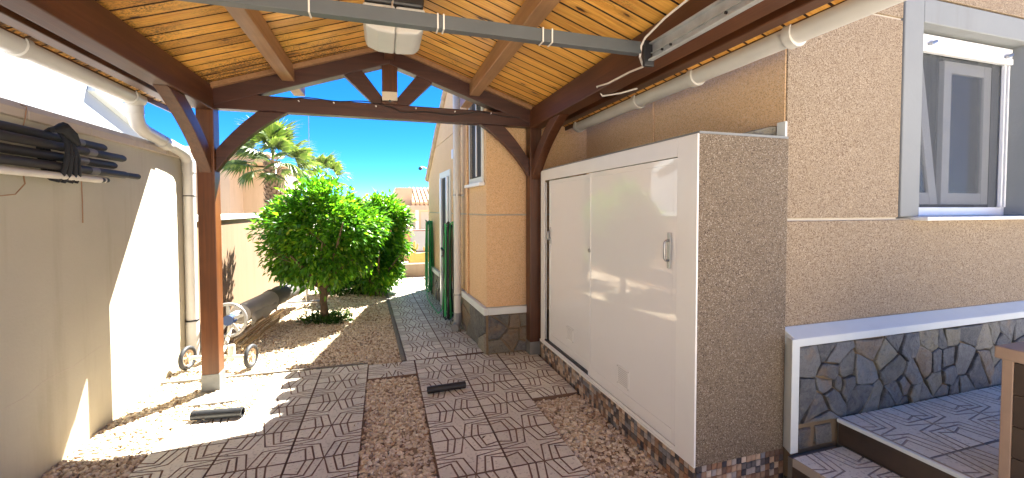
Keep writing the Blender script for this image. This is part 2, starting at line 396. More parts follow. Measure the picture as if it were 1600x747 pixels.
pebbles('gravel', [(1.038, 1.35, 1.422, 2.860, Z0)], 9600, .0106, 2, 'brown pebble gravel strip along the foot of the white cabinet')
pebbles('gravel', [(-1.75, 1.2, -1.305, 3.26, Z0), (-1.75, 3.22, -.92, 3.97, Z0)], 8200, .0115, 1, 'pale sunlit gravel beside the white wall and post')
pebbles('gravel', [(-1.75, 3.96, .15, 5.6, Z0)], 7200, .0118, 1, 'gravel bed around the orange tree beyond the carport')
pebbles('gravel', [(-1.75, 5.6, .13, 8.7, Z0)], 3600, .0145, 1, 'gravel behind the orange tree near the low wall')

# ------------------------------------------------------------------ patterned paving tiles
def tile_mesh(name, groove=.0100, h=.0055):
    # unit tile centred on 0, edges at +-.5 scaled later; built at T metres
    T = .386; mb = MB(); j = .004/T; gw = groove/T/2
    mb.box((-T/2+.002, -T/2+.002, -.045), (T/2-.002, T/2-.002, -h), 1)
    I = (.105, .075)
    e = [(0, .5), (.13, .5), (.245, .5)]            # starts on the cross joint (from the middle outwards)
    el = [I, (.215, .115), (.30, .165)]
    en = [(.5, 0), (.5, .115), (.5, .225)]          # ends on the long joint
    polys = []
    star = []
    for sx, sy in ((1, 1), (-1, 1), (-1, -1), (1, -1)):
        tr = lambda p: (p[0]*sx, p[1]*sy)
        for k in (0, 1):
            polys.append([tr(q) for q in (e[k], el[k], en[k], en[k+1], el[k+1], e[k+1])])
        polys.append([tr(q) for q in (e[2], el[2], en[2], (.5, .5))])
    star = [(0, .5), (-I[0], I[1]), (-.5, 0), (-I[0], -I[1]), (0, -.5), (I[0], -I[1]), (.5, 0), (I[0], I[1])]
    polys.append(star)
    for p in polys:
        n = len(p); ar = sum(p[i][0]*p[(i+1) % n][1]-p[(i+1) % n][0]*p[i][1] for i in range(n))
        if ar < 0: p = p[::-1]
        q = [(max(-.5+j, min(.5-j, x)), max(-.5+j, min(.5-j, y))) for x, y in inset(p, gw)]
        q2 = [(max(-.5+j, min(.5-j, x)), max(-.5+j, min(.5-j, y))) for x, y in inset(p, gw*.62)]
        v = [(x*T, y*T, 0) for x, y in q]+[(x*T, y*T, -h-.001) for x, y in q2]; mb.add(v, [tuple(range(n))]+[(i, n+i, n+(i+1) % n, (i+1) % n) for i in range(n)], 0); mb.mi[-n:] = [1]*n
    me = bpy.data.meshes.new(name); me.from_pydata(mb.v, [], mb.f); me.materials.append(MATS['terrazzo']); me.materials.append(MATS['groove'])
    me.polygons.foreach_set('material_index', mb.mi); me.update(); return me
TM = tile_mesh('tile'); TM2 = TM.copy(); TM2.materials[1] = MATS['groove_pale']; T = .386; TY = .368
def lay(parent, x0, y0, x1, y1, z=0, piv=None, ang=0, rot90=False):
    cx, cy = (x0+x1)/2, (y0+y1)/2; o = bpy.data.objects.new('tile', TM2 if z > .1 else TM); COL.objects.link(o); o.parent = parent
    if piv:
        d = Matrix.Rotation(ang, 2) @ Vector((cx-piv[0], cy-piv[1])); cx, cy = piv[0]+d.x, piv[1]+d.y
    o.location = (cx, cy, z+random.uniform(-.0012, .0012))
    w, h = x1-x0, y1-y0
    o.rotation_euler = (random.uniform(-.002, .002), random.uniform(-.002, .002), ang+(math.pi/2 if rot90 else 0)+random.choice((0, math.pi)))
    o.scale = ((h if rot90 else w)/T*.996, (w if rot90 else h)/T*.996, 1); return o
def pavestruct(name, label):
    mb = MB(); return mb, name
pr = MB().box((.262, .2, -.055), (1.034, 3.93, -.046)).box((1.034, 2.868, -.055), (1.412, 3.93, -.046)).box((-.142, 3.6, -.055), (.262, 3.93, -.046)).box((1.42, .2, -.055), (1.95, 1.64, -.046)).build('paved_path', 'groove'); struct(pr)
for i in range(2):
    x0 = .262+T*i
    for k in range(8): lay(pr, x0, 2.865-TY*k-TY, x0+T, 2.865-TY*k)
    lay(pr, x0, 2.865, x0+T, 3.233); lay(pr, x0, 3.233, x0+T, 3.601); lay(pr, x0, 3.601, x0+T, 3.93)
for k in range(3): lay(pr, 1.036, 2.868+.354*k, 1.412, 2.868+.354*(k+1))
lay(pr, -.142, 3.602, .26, 3.93, rot90=True)
for k in range(4): lay(pr, 1.50, 1.60-T*(k+1), 1.95, 1.60-T*k)
pl = MB().box((-.914, .2, -.055), (-.142, 3.965, -.046)).box((-1.30, .2, -.055), (-.914, 3.235, -.046)).build('paved_path', 'groove'); struct(pl)
for i in range(2):
    x0 = -.142-T*(i+1)
    for k in range(9): lay(pl, x0, 3.635-TY*(k+1), x0+T, 3.635-TY*k)
    lay(pl, x0, 3.635, x0+T, 3.965)
for k in range(7): lay(pl, -1.30, 3.235-TY*(k+1), -.914, 3.235-TY*k)
ANG = R(2.4); PIV = (.19, 3.93)
pf = MB().box((.0, 3.95, -.06), (.95, 8.75, -.047)).build('paved_path', 'groove'); struct(pf)
for i in range(2):
    for k in range(13): lay(pf, .19+.384*i, 3.932+TY*k, .19+.384*(i+1), 3.932+TY*(k+1), 0, PIV, ANG)
ks = MB()
kb = struct(MB().bar((.17, 3.95, -.05), (.17-.0419*4.8, 8.75, -.05), .03, .05).build('path_edging', 'concrete'))
for k in range(9):
    y = 3.945+.53*k; x = .168-.0419*(y-3.93); MB().bar((x, y, -.02), (x-.022, y+.524, -.02), .038, .055).build('kerb_stone', 'concrete', kb, .004)
# thin edging along the far end of the left path
MB().bar((-1.73, 4.03, -.012), (-.15, 3.985, -.012), .02, .03).build('edging_strip', 'concrete', kb)
# post slab
tag(B((-1.37, 3.50, -.03), (-1.005, 3.86, -.004)).build('concrete_slab', 'concrete', None, .004), 'flat grey concrete slab under the left wooden post', 'slab')
# far pale paving beside the house end
fp = struct(MB().box((-1.75, 8.70, -.05), (9, 9.0, -.01)).box((.95, 7.5, -.055), (9, 8.7, -.012)).build('far_paving', 'far_pave'))

# ------------------------------------------------------------------ left boundary walls
lw = thing('boundary_wall', 'tall white rendered garden wall on the left with brown coping', 'wall', (-1.85, 1, 0))
MB().box((-1.95, -2.5, -.3), (-1.75, 4.72, 1.86)).build('wall', 'white_wall', lw)
y = -2.5
while y < 4.6:
    y1 = min(y+.48, 4.73); MB().prism([(-1.97, 1.862), (-1.725, 1.862), (-1.725, 1.905), (-1.76, 1.945), (-1.97, 1.945)], 'y', y+.003, y1-.003).build('coping_stone', 'coping', lw, .004); y += .48
# crack line
pts = [(-1.749, 2.3, .42), (-1.749, 2.9, .60), (-1.749, 3.2, .655), (-1.749, 3.55, .70), (-1.749, 4.0, .745), (-1.749, 4.5, .77)]
MB().tube([(-1.7502, 2.0+.12*i, .36+.145*math.log(1+.16*i*(1+.04*math.sin(i*3.1)))+.012*math.sin(i*1.9)) for i in range(22)], .0014, 5).build('crack', 'coping', lw)
tw = thing('boundary_wall', 'lower tan garden wall with white coping behind the orange tree', 'wall', (-1.85, 6.5, 0))
MB().box((-1.96, 4.721, -.3), (-1.76, 12, 1.28)).build('wall', 'tan_wall', tw)
for k in range(12):
    y = 4.735+.6*k; MB().box((-2.0, y, 1.281), (-1.73, y+.595, 1.34)).build('coping_stone', 'white_trim', tw, .006)
# neighbour's white house behind the left wall
nb = thing('neighbour_house', 'bright white neighbouring wall with sloping white parapet above the left wall', 'building', (-3.6, 5, 0))
MB().prism([(-3, -.3), (8.9, -.3), (8.9, 2.35), (8.35, 2.45), (6.62, 2.95), (-3, 2.95)], 'x', -4.2, -3.5).build('wall', 'neighbour_white', nb)
MB().bar((-3.50, 6.58, 2.955), (-3.50, 8.7, 2.345), .16, .16, (1, 0, 0)).build('parapet_coping', 'white_trim', nb, .01)

# ------------------------------------------------------------------ house
hs = thing('house', 'tan pebble-dashed house with slate stone base on the right', 'building', (3, 3, 0))
XS = lambda y: .945-.0505*(y-3.88)      # side wall line
def sidewall(poly, t0, t1):             # poly in (y,z); thickness inwards
    mb = MB(); n = len(poly)
    v = [(XS(y)+t0, y, z) for y, z in poly]+[(XS(y)+t1, y, z) for y, z in poly]
    ar = sum(poly[i][0]*poly[(i+1) % n][1]-poly[(i+1) % n][0]*poly[i][1] for i in range(n))
    f = [tuple(range(n)), tuple(range(n, 2*n))[::-1]]+[(i, n+i, n+(i+1) % n, (i+1) % n) for i in range(n)]
    if ar > 0: f = [q[::-1] for q in f]
    return mb.add(v, f)
ZJ = 1.345
prof = [(3.88, -.1), (7.5, -.1), (7.5, 2.06), (5.86, 3.12), (3.88, 3.12)]
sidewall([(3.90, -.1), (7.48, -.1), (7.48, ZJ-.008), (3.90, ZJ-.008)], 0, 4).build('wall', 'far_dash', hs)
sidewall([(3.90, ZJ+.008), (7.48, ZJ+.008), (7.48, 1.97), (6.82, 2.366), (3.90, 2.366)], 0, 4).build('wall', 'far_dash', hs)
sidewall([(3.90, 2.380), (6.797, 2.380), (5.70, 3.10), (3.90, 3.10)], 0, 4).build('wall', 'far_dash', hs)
sidewall([(3.92, -.1), (7.46, -.1), (7.46, 1.95), (5.68, 3.08), (3.92, 3.08)], .012, 3.9).build('joint', 'joint_light', hs)
# roof verge with barrel tiles along the top of the side wall
rf = MB().box((.80, 3.75, 3.125), (5, 5.72, 3.16)).build('roof', 'roof_tile', hs)
k = 0; y = 3.8
while y < 5.75:
    x = XS(y)-.13
    MB().tube([(x, y, 3.19), (x+.45, y, 3.22)], [.085, .075], 10).build('roof_tile', 'roof_tile', rf, smooth=True); y += .21
p0, p1 = Vector((0, 5.72, 3.10)), Vector((0, 7.52, 1.95))
for i in range(9):
    a = p0.lerp(p1, i/9); b = p0.lerp(p1, (i+1.1)/9)
    MB().tube([(XS(a.y)+.0, a.y, a.z-.02), (XS(b.y)+.0, b.y, b.z-.01)], [.05, .055], 10).build('roof_tile', 'roof_tile', rf, smooth=True)
# recess wall, near block
RX = 2.0; WY = 1.66
MB().box((RX-.006, WY+.010, -.1), (RX-.0005, 3.88, 3.3)).build('wall', 'far_dash', hs)  # oranger dash here: warm bounce from the timber is put into the colour
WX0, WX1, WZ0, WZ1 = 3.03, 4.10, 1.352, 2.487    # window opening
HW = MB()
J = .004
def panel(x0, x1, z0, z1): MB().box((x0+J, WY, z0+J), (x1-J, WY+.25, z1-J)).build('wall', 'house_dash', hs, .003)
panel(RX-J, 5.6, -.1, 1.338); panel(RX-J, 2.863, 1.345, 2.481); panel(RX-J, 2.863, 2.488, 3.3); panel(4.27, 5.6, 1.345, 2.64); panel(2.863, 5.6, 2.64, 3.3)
MB().box((RX+.008, WY+.012, 0), (2.86, WY+.24, 3.2)).box((4.28, WY+.012, 0), (5.5, WY+.24, 3.2)).box((2.86, WY+.012, 2.65), (4.28, WY+.24, 3.2)).box((2.86, WY+.012, 0), (4.28, WY+.24, 1.34)).build('joint', 'joint_light', hs)
# stone-textured surround
MB().box((2.868, WY-.006, 1.352), (WX0, WY+.26, 2.63)).box((WX1+.0, WY-.006, 1.352), (4.265, WY+.26, 2.63)).box((WX0+.001, WY-.006, WZ1), (WX1-.001, WY+.26, 2.63)).build('window_surround', 'surround', hs, .006)
# window
wd = MB().box((2.99, WY-.07, 1.330), (4.32, WY+.22, 1.351)).build('window_sill', 'alu_white', hs, .004)
GY = WY+.10
win = MB().box((WX0+.001, GY, WZ0+.001), (WX0+.035, GY+.07, WZ1-.001)).box((WX1-.03, GY, WZ0+.001), (WX1-.001, GY+.07, WZ1-.001)).box((WX0+.036, GY+.001, WZ0+.001), (WX1-.031, GY+.069, WZ0+.055)).build('window', 'alu_white', hs, .003)
MB().box((WX0+.002, GY-.035, 2.365), (WX1-.03, GY+.0, 2.405)).box((WX0+.002, GY-.030, 2.406), (WX1-.03, GY-.002, 2.47)).build('roller_shutter', 'alu_white', win, .005)
for xx in (WX0+.20, WX1-.10): MB().obox((xx, GY-.045, 2.415), (.028, 0, .012), (0, .01, 0), (-.003, 0, .008)).build('shutter_stop', 'steel', win, .003)
MB().box((WX1-.085, GY-.02, WZ0+.056), (WX1-.072, GY-.001, 2.364)).box((WX1-.045, GY-.02, WZ0+.056), (WX1-.03, GY-.001, 2.364)).build('guide_rail', 'alu_white', win, .002)
MB().box((WX1-.07, GY-.008, WZ0+.056), (WX1-.047, GY-.002, 2.364)).build('guide_slot', 'alu_dark', win)
MB().box((WX0+.036, GY+.004, WZ0+.056), (WX1-.086, GY+.006, 2.3645)).build('insect_screen', 'screen_mesh', win)
SY = GY+.035
def sash(x0, x1, z0, z1, y, tilt=0, name='sash'):
    w = .075; s = MB()
    def P(x, z): return (x+(z-z0)*tilt, z)
    s.prism([P(x0, z0), P(x0+w, z0), P(x0+w, z1), P(x0, z1)], 'y', y, y+.03)
    s.prism([P(x1-w, z0), P(x1, z0), P(x1, z1), P(x1-w, z1)], 'y', y, y+.03)
    s.prism([P(x0+w, z0), P(x1-w, z0), P(x1-w, z0+w), P(x0+w, z0+w)], 'y', y+.001, y+.029)
    s.prism([P(x0+w, z1-w), P(x1-w, z1-w), P(x1-w, z1), P(x0+w, z1)], 'y', y+.001, y+.029)
    o = s.build(name, 'alu_white', win, .003)
    MB().prism([P(x0+w, z0+w), P(x1-w, z0+w), P(x1-w, z1-w), P(x0+w, z1-w)], 'y', y+.012, y+.016).build('pane', 'window_glass', win)
sash(3.497, 3.99, WZ0+.075, 2.362, SY)
sash(2.99, 3.465, WZ0+.075, 2.362, SY, -.20)
# room behind
MB().box((2.6, 1.95, .2), (5.5, 1.97, .3)).box((2.6, 3.6, .3), (5.5, 3.7, 3.0)).box((2.5, 1.93, .3), (2.6, 3.7, 3)).box((5.5, 1.93, .3), (5.6, 3.7, 3)).box((2.5, 1.93, 3.0), (5.6, 3.7, 3.1)).box((2.5, 1.93, .2), (5.6, 3.7, .3)).build('room', 'room_dark', hs)
cu = MB()
for i in range(16):
    x = 3.55+.03*i; cu.tube([(x, 2.08+.02*(i % 2), .5), (x, 2.08+.02*(i % 2), 2.7)], .022, 6)
cu.build('curtain', 'curtain', hs, smooth=True)

# ---------------- stones
def voronoi_cells(x0, y0, x1, y1, nx, ny, jit=.42, seed=1):
    rd = random.Random(seed); pts = []; n = nx*ny; wx = (x1-x0)/nx
    tries = 0
    while len(pts) < n and tries < 4000:
        tries += 1; p = (rd.uniform(x0, x1), rd.uniform(y0, y1)); md = wx*rd.choice((.34, .5, .68, .85))
        if all(math.hypot((p[0]-q[0])*1.25, (p[1]-q[1])*.8) > md for q in pts): pts.append(p)
    cells = []
    for a in pts:
        poly = [(x0, y0), (x1, y0), (x1, y1), (x0, y1)]
        for b in pts:
            if a is b: continue
            mx, my = (a[0]+b[0])/2, (a[1]+b[1])/2; nx_, ny_ = b[0]-a[0], b[1]-a[1]
            out = []
            for i in range(len(poly)):
                p, q = poly[i], poly[(i+1) % len(poly)]
                dp = (p[0]-mx)*nx_+(p[1]-my)*ny_; dq = (q[0]-mx)*nx_+(q[1]-my)*ny_
                if dp <= 0: out.append(p)
                if dp*dq < 0:
                    t = dp/(dp-dq); out.append((p[0]+(q[0]-p[0])*t, p[1]+(q[1]-p[1])*t))
            poly = out
            if len(poly) < 3: break
        if len(poly) >= 3: cells.append(poly)
    return cells
def stone(poly, place, parent, rd, gap):
    # drop tiny edges
    q = [p for i, p in enumerate(poly) if (Vector(p)-Vector(poly[i-1])).length > .012]
    if len(q) < 3: return
    n = len(q); ar = sum(q[i][0]*q[(i+1) % n][1]-q[(i+1) % n][0]*q[i][1] for i in range(n))/2
    if ar < 0: q = q[::-1]
    if abs(ar) < .0008: return
    # subdivide edges and roughen
    fine = []
    for i in range(n):
        a, b = Vector(q[i]), Vector(q[(i+1) % n]); L = (b-a).length; fine.append(a)
        if L > .06:
            for t in (.33, .67) if L > .12 else (.5,): fine.append(a.lerp(b, t)+Vector((rd.uniform(-1, 1), rd.uniform(-1, 1)))*.006)
    fine = [tuple(p) for p in fine]
    outr = inset(fine, gap*rd.uniform(.7, 1.5)); inr = inset(fine, gap*1.2+.006); n = len(fine)
    cx = sum(p[0] for p in fine)/n; cy = sum(p[1] for p in fine)/n; tx, ty = rd.uniform(-.09, .09), rd.uniform(-.09, .09); d = rd.uniform(.010, .022)
    v = [place(x, y, -.01) for x, y in outr]+[place(x, y, d-.004+(x-cx)*tx+(y-cy)*ty) for x, y in outr]+[place(x, y, d+(x-cx)*tx+(y-cy)*ty+rd.uniform(-.003, .003)) for x, y in inr]+[place(cx, cy, d+rd.uniform(0, .003))]
    f = [(i, (i+1) % n, n+(i+1) % n, n+i) for i in range(n)]+[(n+i, n+(i+1) % n, 2*n+(i+1) % n, 2*n+i) for i in range(n)]+[(2*n+i, 2*n+(i+1) % n, 3*n) for i in range(n)]
    MB().add(v, f).build('stone', 'slate', parent)
# window wall base: white cap, end cap and stones
BY = 1.60
sb = MB().box((2.0, BY+.004, .0), (5.6, WY-.002, .70)).build('stone_base', 'mortar', hs)
rd = random.Random(5)
for c in voronoi_cells(2.02, .28, 4.6, .695, 24, 3, .46, 11): stone(c, lambda x, y, d: (x, BY-d, y), sb, rd, .0035)
for a in ((2.03, 2.13), (2.15, 2.27)): stone([(a[0], .155), (a[1], .155), (a[1], .262), (a[0], .262)], lambda x, y, d: (x, BY-d, y), sb, rd, .004)
MB().prism([(1.578, .697), (1.578, .737), (WY-.003, .782), (WY-.002, .697)], 'x', 1.985, 5.6).build('base_trim', 'white_trim', hs, .004)
MB().prism([(1.961, 1.576), (2.014, 1.576), (2.014, WY-.003), (1.999, WY-.003)], 'z', .152, .74).build('base_trim', 'white_trim', hs, .004)
# far corner base
fb = sidewall([(3.88, -.05), (7.5, -.05), (7.5, .385), (3.88, .385)], -.012, .0-.001).build('stone_base', 'mortar', hs)
for c in voronoi_cells(3.88, .0, 5.45, .38, 9, 2, .42, 3)+voronoi_cells(6.3, .0, 7.45, .38, 6, 2, .42, 4): stone(c, lambda a, b, d: (XS(a)-.012-d, a, b), fb, rd, .004)
fb2 = MB().box((.94, 3.872, -.05), (2.0, 3.899, .385)).build('stone_base', 'mortar', hs)
for c in voronoi_cells(.945, .0, 1.45, .38, 3, 3, .42, 9): stone(c, lambda a, b, d: (a, 3.872-d, b), fb2, rd, .005)
sidewall([(3.845, .386), (5.45, .386), (5.45, .455), (3.845, .455)], -.045, .0-.001).build('base_trim', 'white_trim', hs, .006)
sidewall([(6.3, .386), (7.5, .386), (7.5, .455), (6.3, .455)], -.045, .0-.001).build('base_trim', 'white_trim', hs, .006)
MB().box((.946, 3.845, .386), (1.5, 3.899, .455)).build('base_trim', 'white_trim', hs, .006)
# end wall of far block facing the camera is the end of the sidewall prisms
# far window
fwn = sidewall([(3.97, 1.66), (4.50, 1.66), (4.50, 2.9), (3.97, 2.9)], -.018, -.001).build('window', 'white_trim', hs)
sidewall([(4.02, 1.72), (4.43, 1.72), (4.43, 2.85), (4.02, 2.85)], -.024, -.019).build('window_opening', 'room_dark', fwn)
sidewall([(4.33, 1.72), (4.43, 1.72), (4.43, 2.85), (4.33, 2.85)], -.028, -.0245).build('reveal', 'cabinet_dash', fwn)
sidewall([(4.14, 1.73), (4.17, 1.73), (4.17, 2.84), (4.14, 2.84)], -.034, -.0245).build('frame', 'alu_white', fwn)
sidewall([(3.95, 1.63), (4.54, 1.63), (4.54, 1.66), (3.95, 1.66)], -.06, -.001).build('sill', 'alu_white', fwn)
# side door
dr = sidewall([(5.52, 0.0), (6.28, 0.0), (6.28, 1.93), (5.52, 1.93)], -.02, -.001).build('door', 'white_trim', hs)
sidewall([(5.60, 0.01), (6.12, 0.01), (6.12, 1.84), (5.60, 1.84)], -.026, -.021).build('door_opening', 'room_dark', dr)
sidewall([(6.03, 0.01), (6.12, 0.01), (6.12, 1.84), (6.03, 1.84)], -.05, -.0265).build('door_frame', 'alu_white', dr)
sidewall([(5.60, 0.01), (5.66, 0.01), (5.66, 1.84), (5.60, 1.84)], -.05, -.0265).build('door_frame', 'alu_white', dr)
wl_ = sidewall([(5.20, 2.03), (5.28, 2.03), (5.28, 2.15), (5.20, 2.15)], -.05, -.001).build('alarm_box', 'alu_white', None, .008); tag(wl_, 'small white alarm box high on the tan house side wall', 'alarm box')
cmr = thing('security_camera', 'small dark security camera at the far corner of the house', 'camera', (XS(7.48)-.03, 7.48, 2.1))
p = Vector((XS(7.48)-.03, 7.48, 2.12)); MB().tube([p, p+Vector((-.06, -.02, .02)), p+Vector((-.10, -.05, .02))], .012, 6).build('bracket', 'steel', cmr)
MB().tube([p+Vector((-.09, -.02, .0)), p+Vector((-.12, -.12, -.02))], .03, 10).build('camera_body', 'paint_grey', cmr, smooth=True)
# down pipe on the side wall + conduit
dp = thing('downpipe', 'pale grey round downpipe on the tan side wall next to coiled hose', 'downpipe', (.80, 4.80, 0))
PX, PY = .815, 4.80
MB().tube([(PX, PY, .19), (PX, PY, 1.62)], .043, 16).tube([(PX, PY, 1.62), (PX, PY, 1.72)], .048, 16).tube([(PX, PY, 1.72), (PX, PY, 3.1)], .043, 16).build('pipe', 'pvc', dp, smooth=True)
MB().tube([(PX, PY, .20), (PX, PY, .12), (PX-.01, PY-.012, .07), (PX-.03, PY-.05, .045), (PX-.05, PY-.08, .04)], .048, 16).build('shoe', 'pvc_grey', dp, smooth=True)
for z in (.40, 1.55): MB().tube([(PX, PY, z), (PX, PY, z+.022)], .048, 16).bar((PX, PY, z+.011), (PX+.09, PY, z+.011), .02, .02).build('clip', 'steel', dp)
tag(MB().tube([(XS(4.58)-.015, 4.58, .46), (XS(4.58)-.015, 4.58, 2.9)], .012, 8).build('conduit', 'far_dash', None, smooth=True), 'thin tan conduit running up beside the side wall downpipe', 'conduit')

# ---------------- hoses
def hose_coil(name, label, mats, x, y, ztop, zbot, n, spread, nhook):
    t = thing(name, label, 'hose', (x, y, zbot))
    rd = random.Random(nhook)
    for mi, mt in enumerate(mats):
        pts = []
        for i in range(n):
            up = i % 2 == 0; ox = rd.uniform(-.5, .5)*spread*.7; oy = rd.uniform(-.5, .5)*spread; zs = ztop+rd.uniform(-.03, .02); ze = zbot+rd.uniform(-.02, .12)
            ts = [j/9 for j in range(10)]; wob = rd.uniform(-.02, .02)
            seg = [(x+ox*(1-.25*t_)+wob*math.sin(t_*3), y+oy*(1.05-.25*t_), ze+(zs-ze)*t_) for t_ in ts]
            if not up: seg = seg[::-1]
            pts += seg+([(x+ox*.8, y+oy*.8, zs+.03)] if up else [(x+ox*.6, y+oy*.6, ze-.03)])
        MB().tube(pts, .0095, 6).build('hose', mt, t, smooth=True)
    MB().tube([(x+.05, y, ztop-.02), (x-.02, y, ztop), (x-.04, y, ztop+.03)], .007, 6).build('hook', 'steel', t)
    return t
hc = hose_coil('garden_hose', 'bright green hose coiled in long loops on the far wall', ['hose_green', 'hose_mid'], .715, 6.95, 1.17, .06, 13, .19, 3)
hd = hose_coil('garden_hose', 'black and green hose hanging in loops beside the downpipe', ['black_rubber', 'hose_dark', 'hose_green'], .765, 5.12, 1.20, .05, 9, .20, 8)
MB().tube([(.72, 5.10, 1.15), (.735, 5.32, 1.05), (.73, 5.38, .85), (.735, 5.36, .5), (.72, 5.38, .12), (.68, 5.5, .03), (.66, 5.9, .02), (.64, 6.5, .02), (.66, 6.9, .03)], .0095, 6).build('loose_end', 'hose_green', hd, smooth=True)
MB().obox((.735, 5.31, .84), (.012, .03, 0), (0, 0, .03), (.02, 0, 0)).tube([(.73, 5.33, .86), (.71, 5.40, .90)], .015, 8).tube([(.73, 5.33, .8), (.72, 5.42, .79)], .013, 8).build('spray_gun', 'black_plastic', hd, .004)

# ------------------------------------------------------------------ storage cabinet
CX, CY0, CY1, CZ0, CZ1 = 1.42, 1.635, 3.69, .147, 1.757
cb = thing('storage_cabinet', 'long white sliding-door storage cabinet with pebble-dashed end and mosaic foot', 'cabinet', (1.7, 2.6, 0))
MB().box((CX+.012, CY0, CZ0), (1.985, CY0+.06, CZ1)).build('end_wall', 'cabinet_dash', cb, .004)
MB().box((CX+.10, CY0+.061, .02), (1.985, CY1, CZ0)).box((1.90, CY0+.061, CZ0), (1.985, CY1, CZ1-.05)).box((CX+.10, CY1-.05, CZ0), (1.899, CY1, CZ1-.05)).build('carcass', 'white_wall', cb)
MB().box((CX+.013, CY0+.002, CZ1+.0005), (1.984, CY1, CZ1+.012)).build('top', 'surround', cb)
DZ0, DZ1 = .178, 1.662; DY0, DY1 = 1.775, 3.60
MB().box((CX, CY0, CZ0-.002), (CX+.0115, DY0, CZ1)).box((CX, DY1, CZ0), (CX+.0115, CY1, CZ1)).box((CX, DY0, DZ1), (CX+.0115, DY1, CZ1)).box((CX, DY0, CZ0-.002), (CX+.0115, DY1, DZ0)).build('frame', 'frame_white', cb, .003)
MB().box((CX-.006, 1.80, CZ0+.0), (CX+.002, 2.74, CZ0+.012)).box((CX-.010, 2.70, CZ0+.0), (CX+.002, CY1, CZ0+.022)).build('bottom_track', 'frame_white', cb, .002)
MB().box((CX+.005, 2.66, DZ0), (CX+.03, DY1, DZ0+.012)).build('track_slot', 'black_plastic', cb)
MB().box((CX+.006, DY1-.035, DZ0+.02), (CX+.012, DY1-.012, DZ1-.02)).build('side_channel', 'galvanised', cb)
def door(y0, y1, x, name):
    d = MB().box((x, y0, DZ0+.004), (x+.022, y1, DZ1-.004)).build(name, 'door_white', cb, .002)
    w = .032
    MB().box((x-.004, y0, DZ0+.004), (x-.0005, y0+w, DZ1-.004)).box((x-.004, y1-w, DZ0+.004), (x-.0005, y1, DZ1-.004)).box((x-.0038, y0+w+.001, DZ1-.036), (x-.0005, y1-w-.001, DZ1-.004)).box((x-.0038, y0+w+.001, DZ0+.004), (x-.0005, y1-w-.001, DZ0+.075)).build('rail', 'door_white', d, .0012)
    return d
d1 = door(DY0, 2.735, CX+.006, 'door'); d2 = door(2.700, DY1-.045, CX+.034, 'door')
d1['label'] = 'near sliding door with the bar handle'; d2['label'] = 'far sliding door set back behind the near one'
def handle(d, x, y, z0, z1, s=1):
    MB().box((x-.004, y-.012, z0-.05*s), (x+.0, y+.012, z1+.05*s)).build('handle_plate', 'steel', d, .002)
    MB().tube([(x-.002, y, z0+.01), (x-.035*s, y, z0+.012), (x-.046*s, y, z0+.035*s), (x-.046*s, y, z1-.035*s), (x-.035*s, y, z1-.012), (x-.002, y, z1-.01)], .0065, 10).build('handle', 'steel', d, smooth=True)
handle(d1, CX+.001, 1.835, 1.12, 1.245, .62)
handle(d2, CX+.029, 3.525, 1.11, 1.21, .5)
MB().tube([(CX+.003, 2.715, 1.10), (CX-.006, 2.715, 1.10)], .014, 14).build('lock', 'steel', d1, smooth=True)
def vent(d, x, y0, y1, z0, z1):
    v = MB().box((x-.004, y0, z0), (x-.0003, y1, z1)).build('vent', 'frame_white', d, .0015)
    s = MB(); n = 9
    for i in range(n):
        z = z0+.012+(z1-z0-.024)*i/(n-1); s.box((x-.0055, y0+.02, z-.002), (x-.0041, y1-.012, z+.002))
    s.build('slat', 'pvc', d)
    q = MB()
    for yy in (y0+.006, y1-.006):
        for zz in (z0+.006, z1-.006): q.tube([(x-.004, yy, zz), (x-.0065, yy, zz)], .003, 8)
    q.build('screw', 'steel', d)
vent(d1, CX+.006, 2.20, 2.335, .285, .405); vent(d2, CX+.034, 3.04, 3.165, .32, .43)
# mosaic foot
plh = MB().box((CX+.016, CY0+.016, -.05), (1.985, CY1+.05, CZ0-.003)).build('plinth', 'mortar', cb)
ms = .0335; cubes = {}
def mosmesh(key, dims):
    if key not in cubes:
        cubes[key] = []
        for mt in MOS:
            b = MB().box(tuple(-d/2 for d in dims), tuple(d/2 for d in dims)); me = bpy.data.meshes.new('tile'); me.from_pydata(b.v, [], b.f); me.materials.append(MATS[mt]); cubes[key].append(me)
    return random.choice(cubes[key])
rest = MB(); cnt = 0
off = Vector(plh['_w'])
for i in range(int((CY1-CY0)/ms)):
    for r in range(5):
        yy = CY0+.012+(i+.5)*ms; zz = -.021+(r+.5)*ms
        if i < 41:
            o = bpy.data.objects.new('mosaic_tile', mosmesh('f', (.012, ms-.003, ms-.003))); COL.objects.link(o); o.parent = plh; o.location = Vector((CX+.012+random.uniform(-.001, .001), yy, zz))-off
        else: rest.box((CX+.006, yy-ms/2+.0015, zz-ms/2+.0015), (CX+.018, yy+ms/2-.0015, zz+ms/2-.0015), random.randrange(len(MOS)))
stuff(rest.build('mosaic_tiles', MOS, plh))
for i in range(18):
    for r in range(5):
        xx = CX+.020+(i+.5)*.0308; zz = -.021+(r+.5)*ms
        o = bpy.data.objects.new('mosaic_tile', mosmesh('e', (.0308-.003, .012, ms-.003))); COL.objects.link(o); o.parent = plh; o.location = Vector((xx, CY0+.012+random.uniform(-.001, .001), zz))-off
tag(MB().prism([(1.70, CZ1+.013), (1.985, CZ1+.013), (1.985, CZ1+.075), (1.93, CZ1+.07)], 'y', 1.70, 1.80).build('stone_slab', 'slate', None, .003), 'dark stone offcut lying on the cabinet top by the house wall', 'stone')
tag(MB().box((1.965, 1.64, CZ1+.013), (1.98, 1.69, CZ1+.09)).build('trim_piece', 'white_trim', None, .003), 'short white trim piece standing on the cabinet end by the house corner', 'trim')

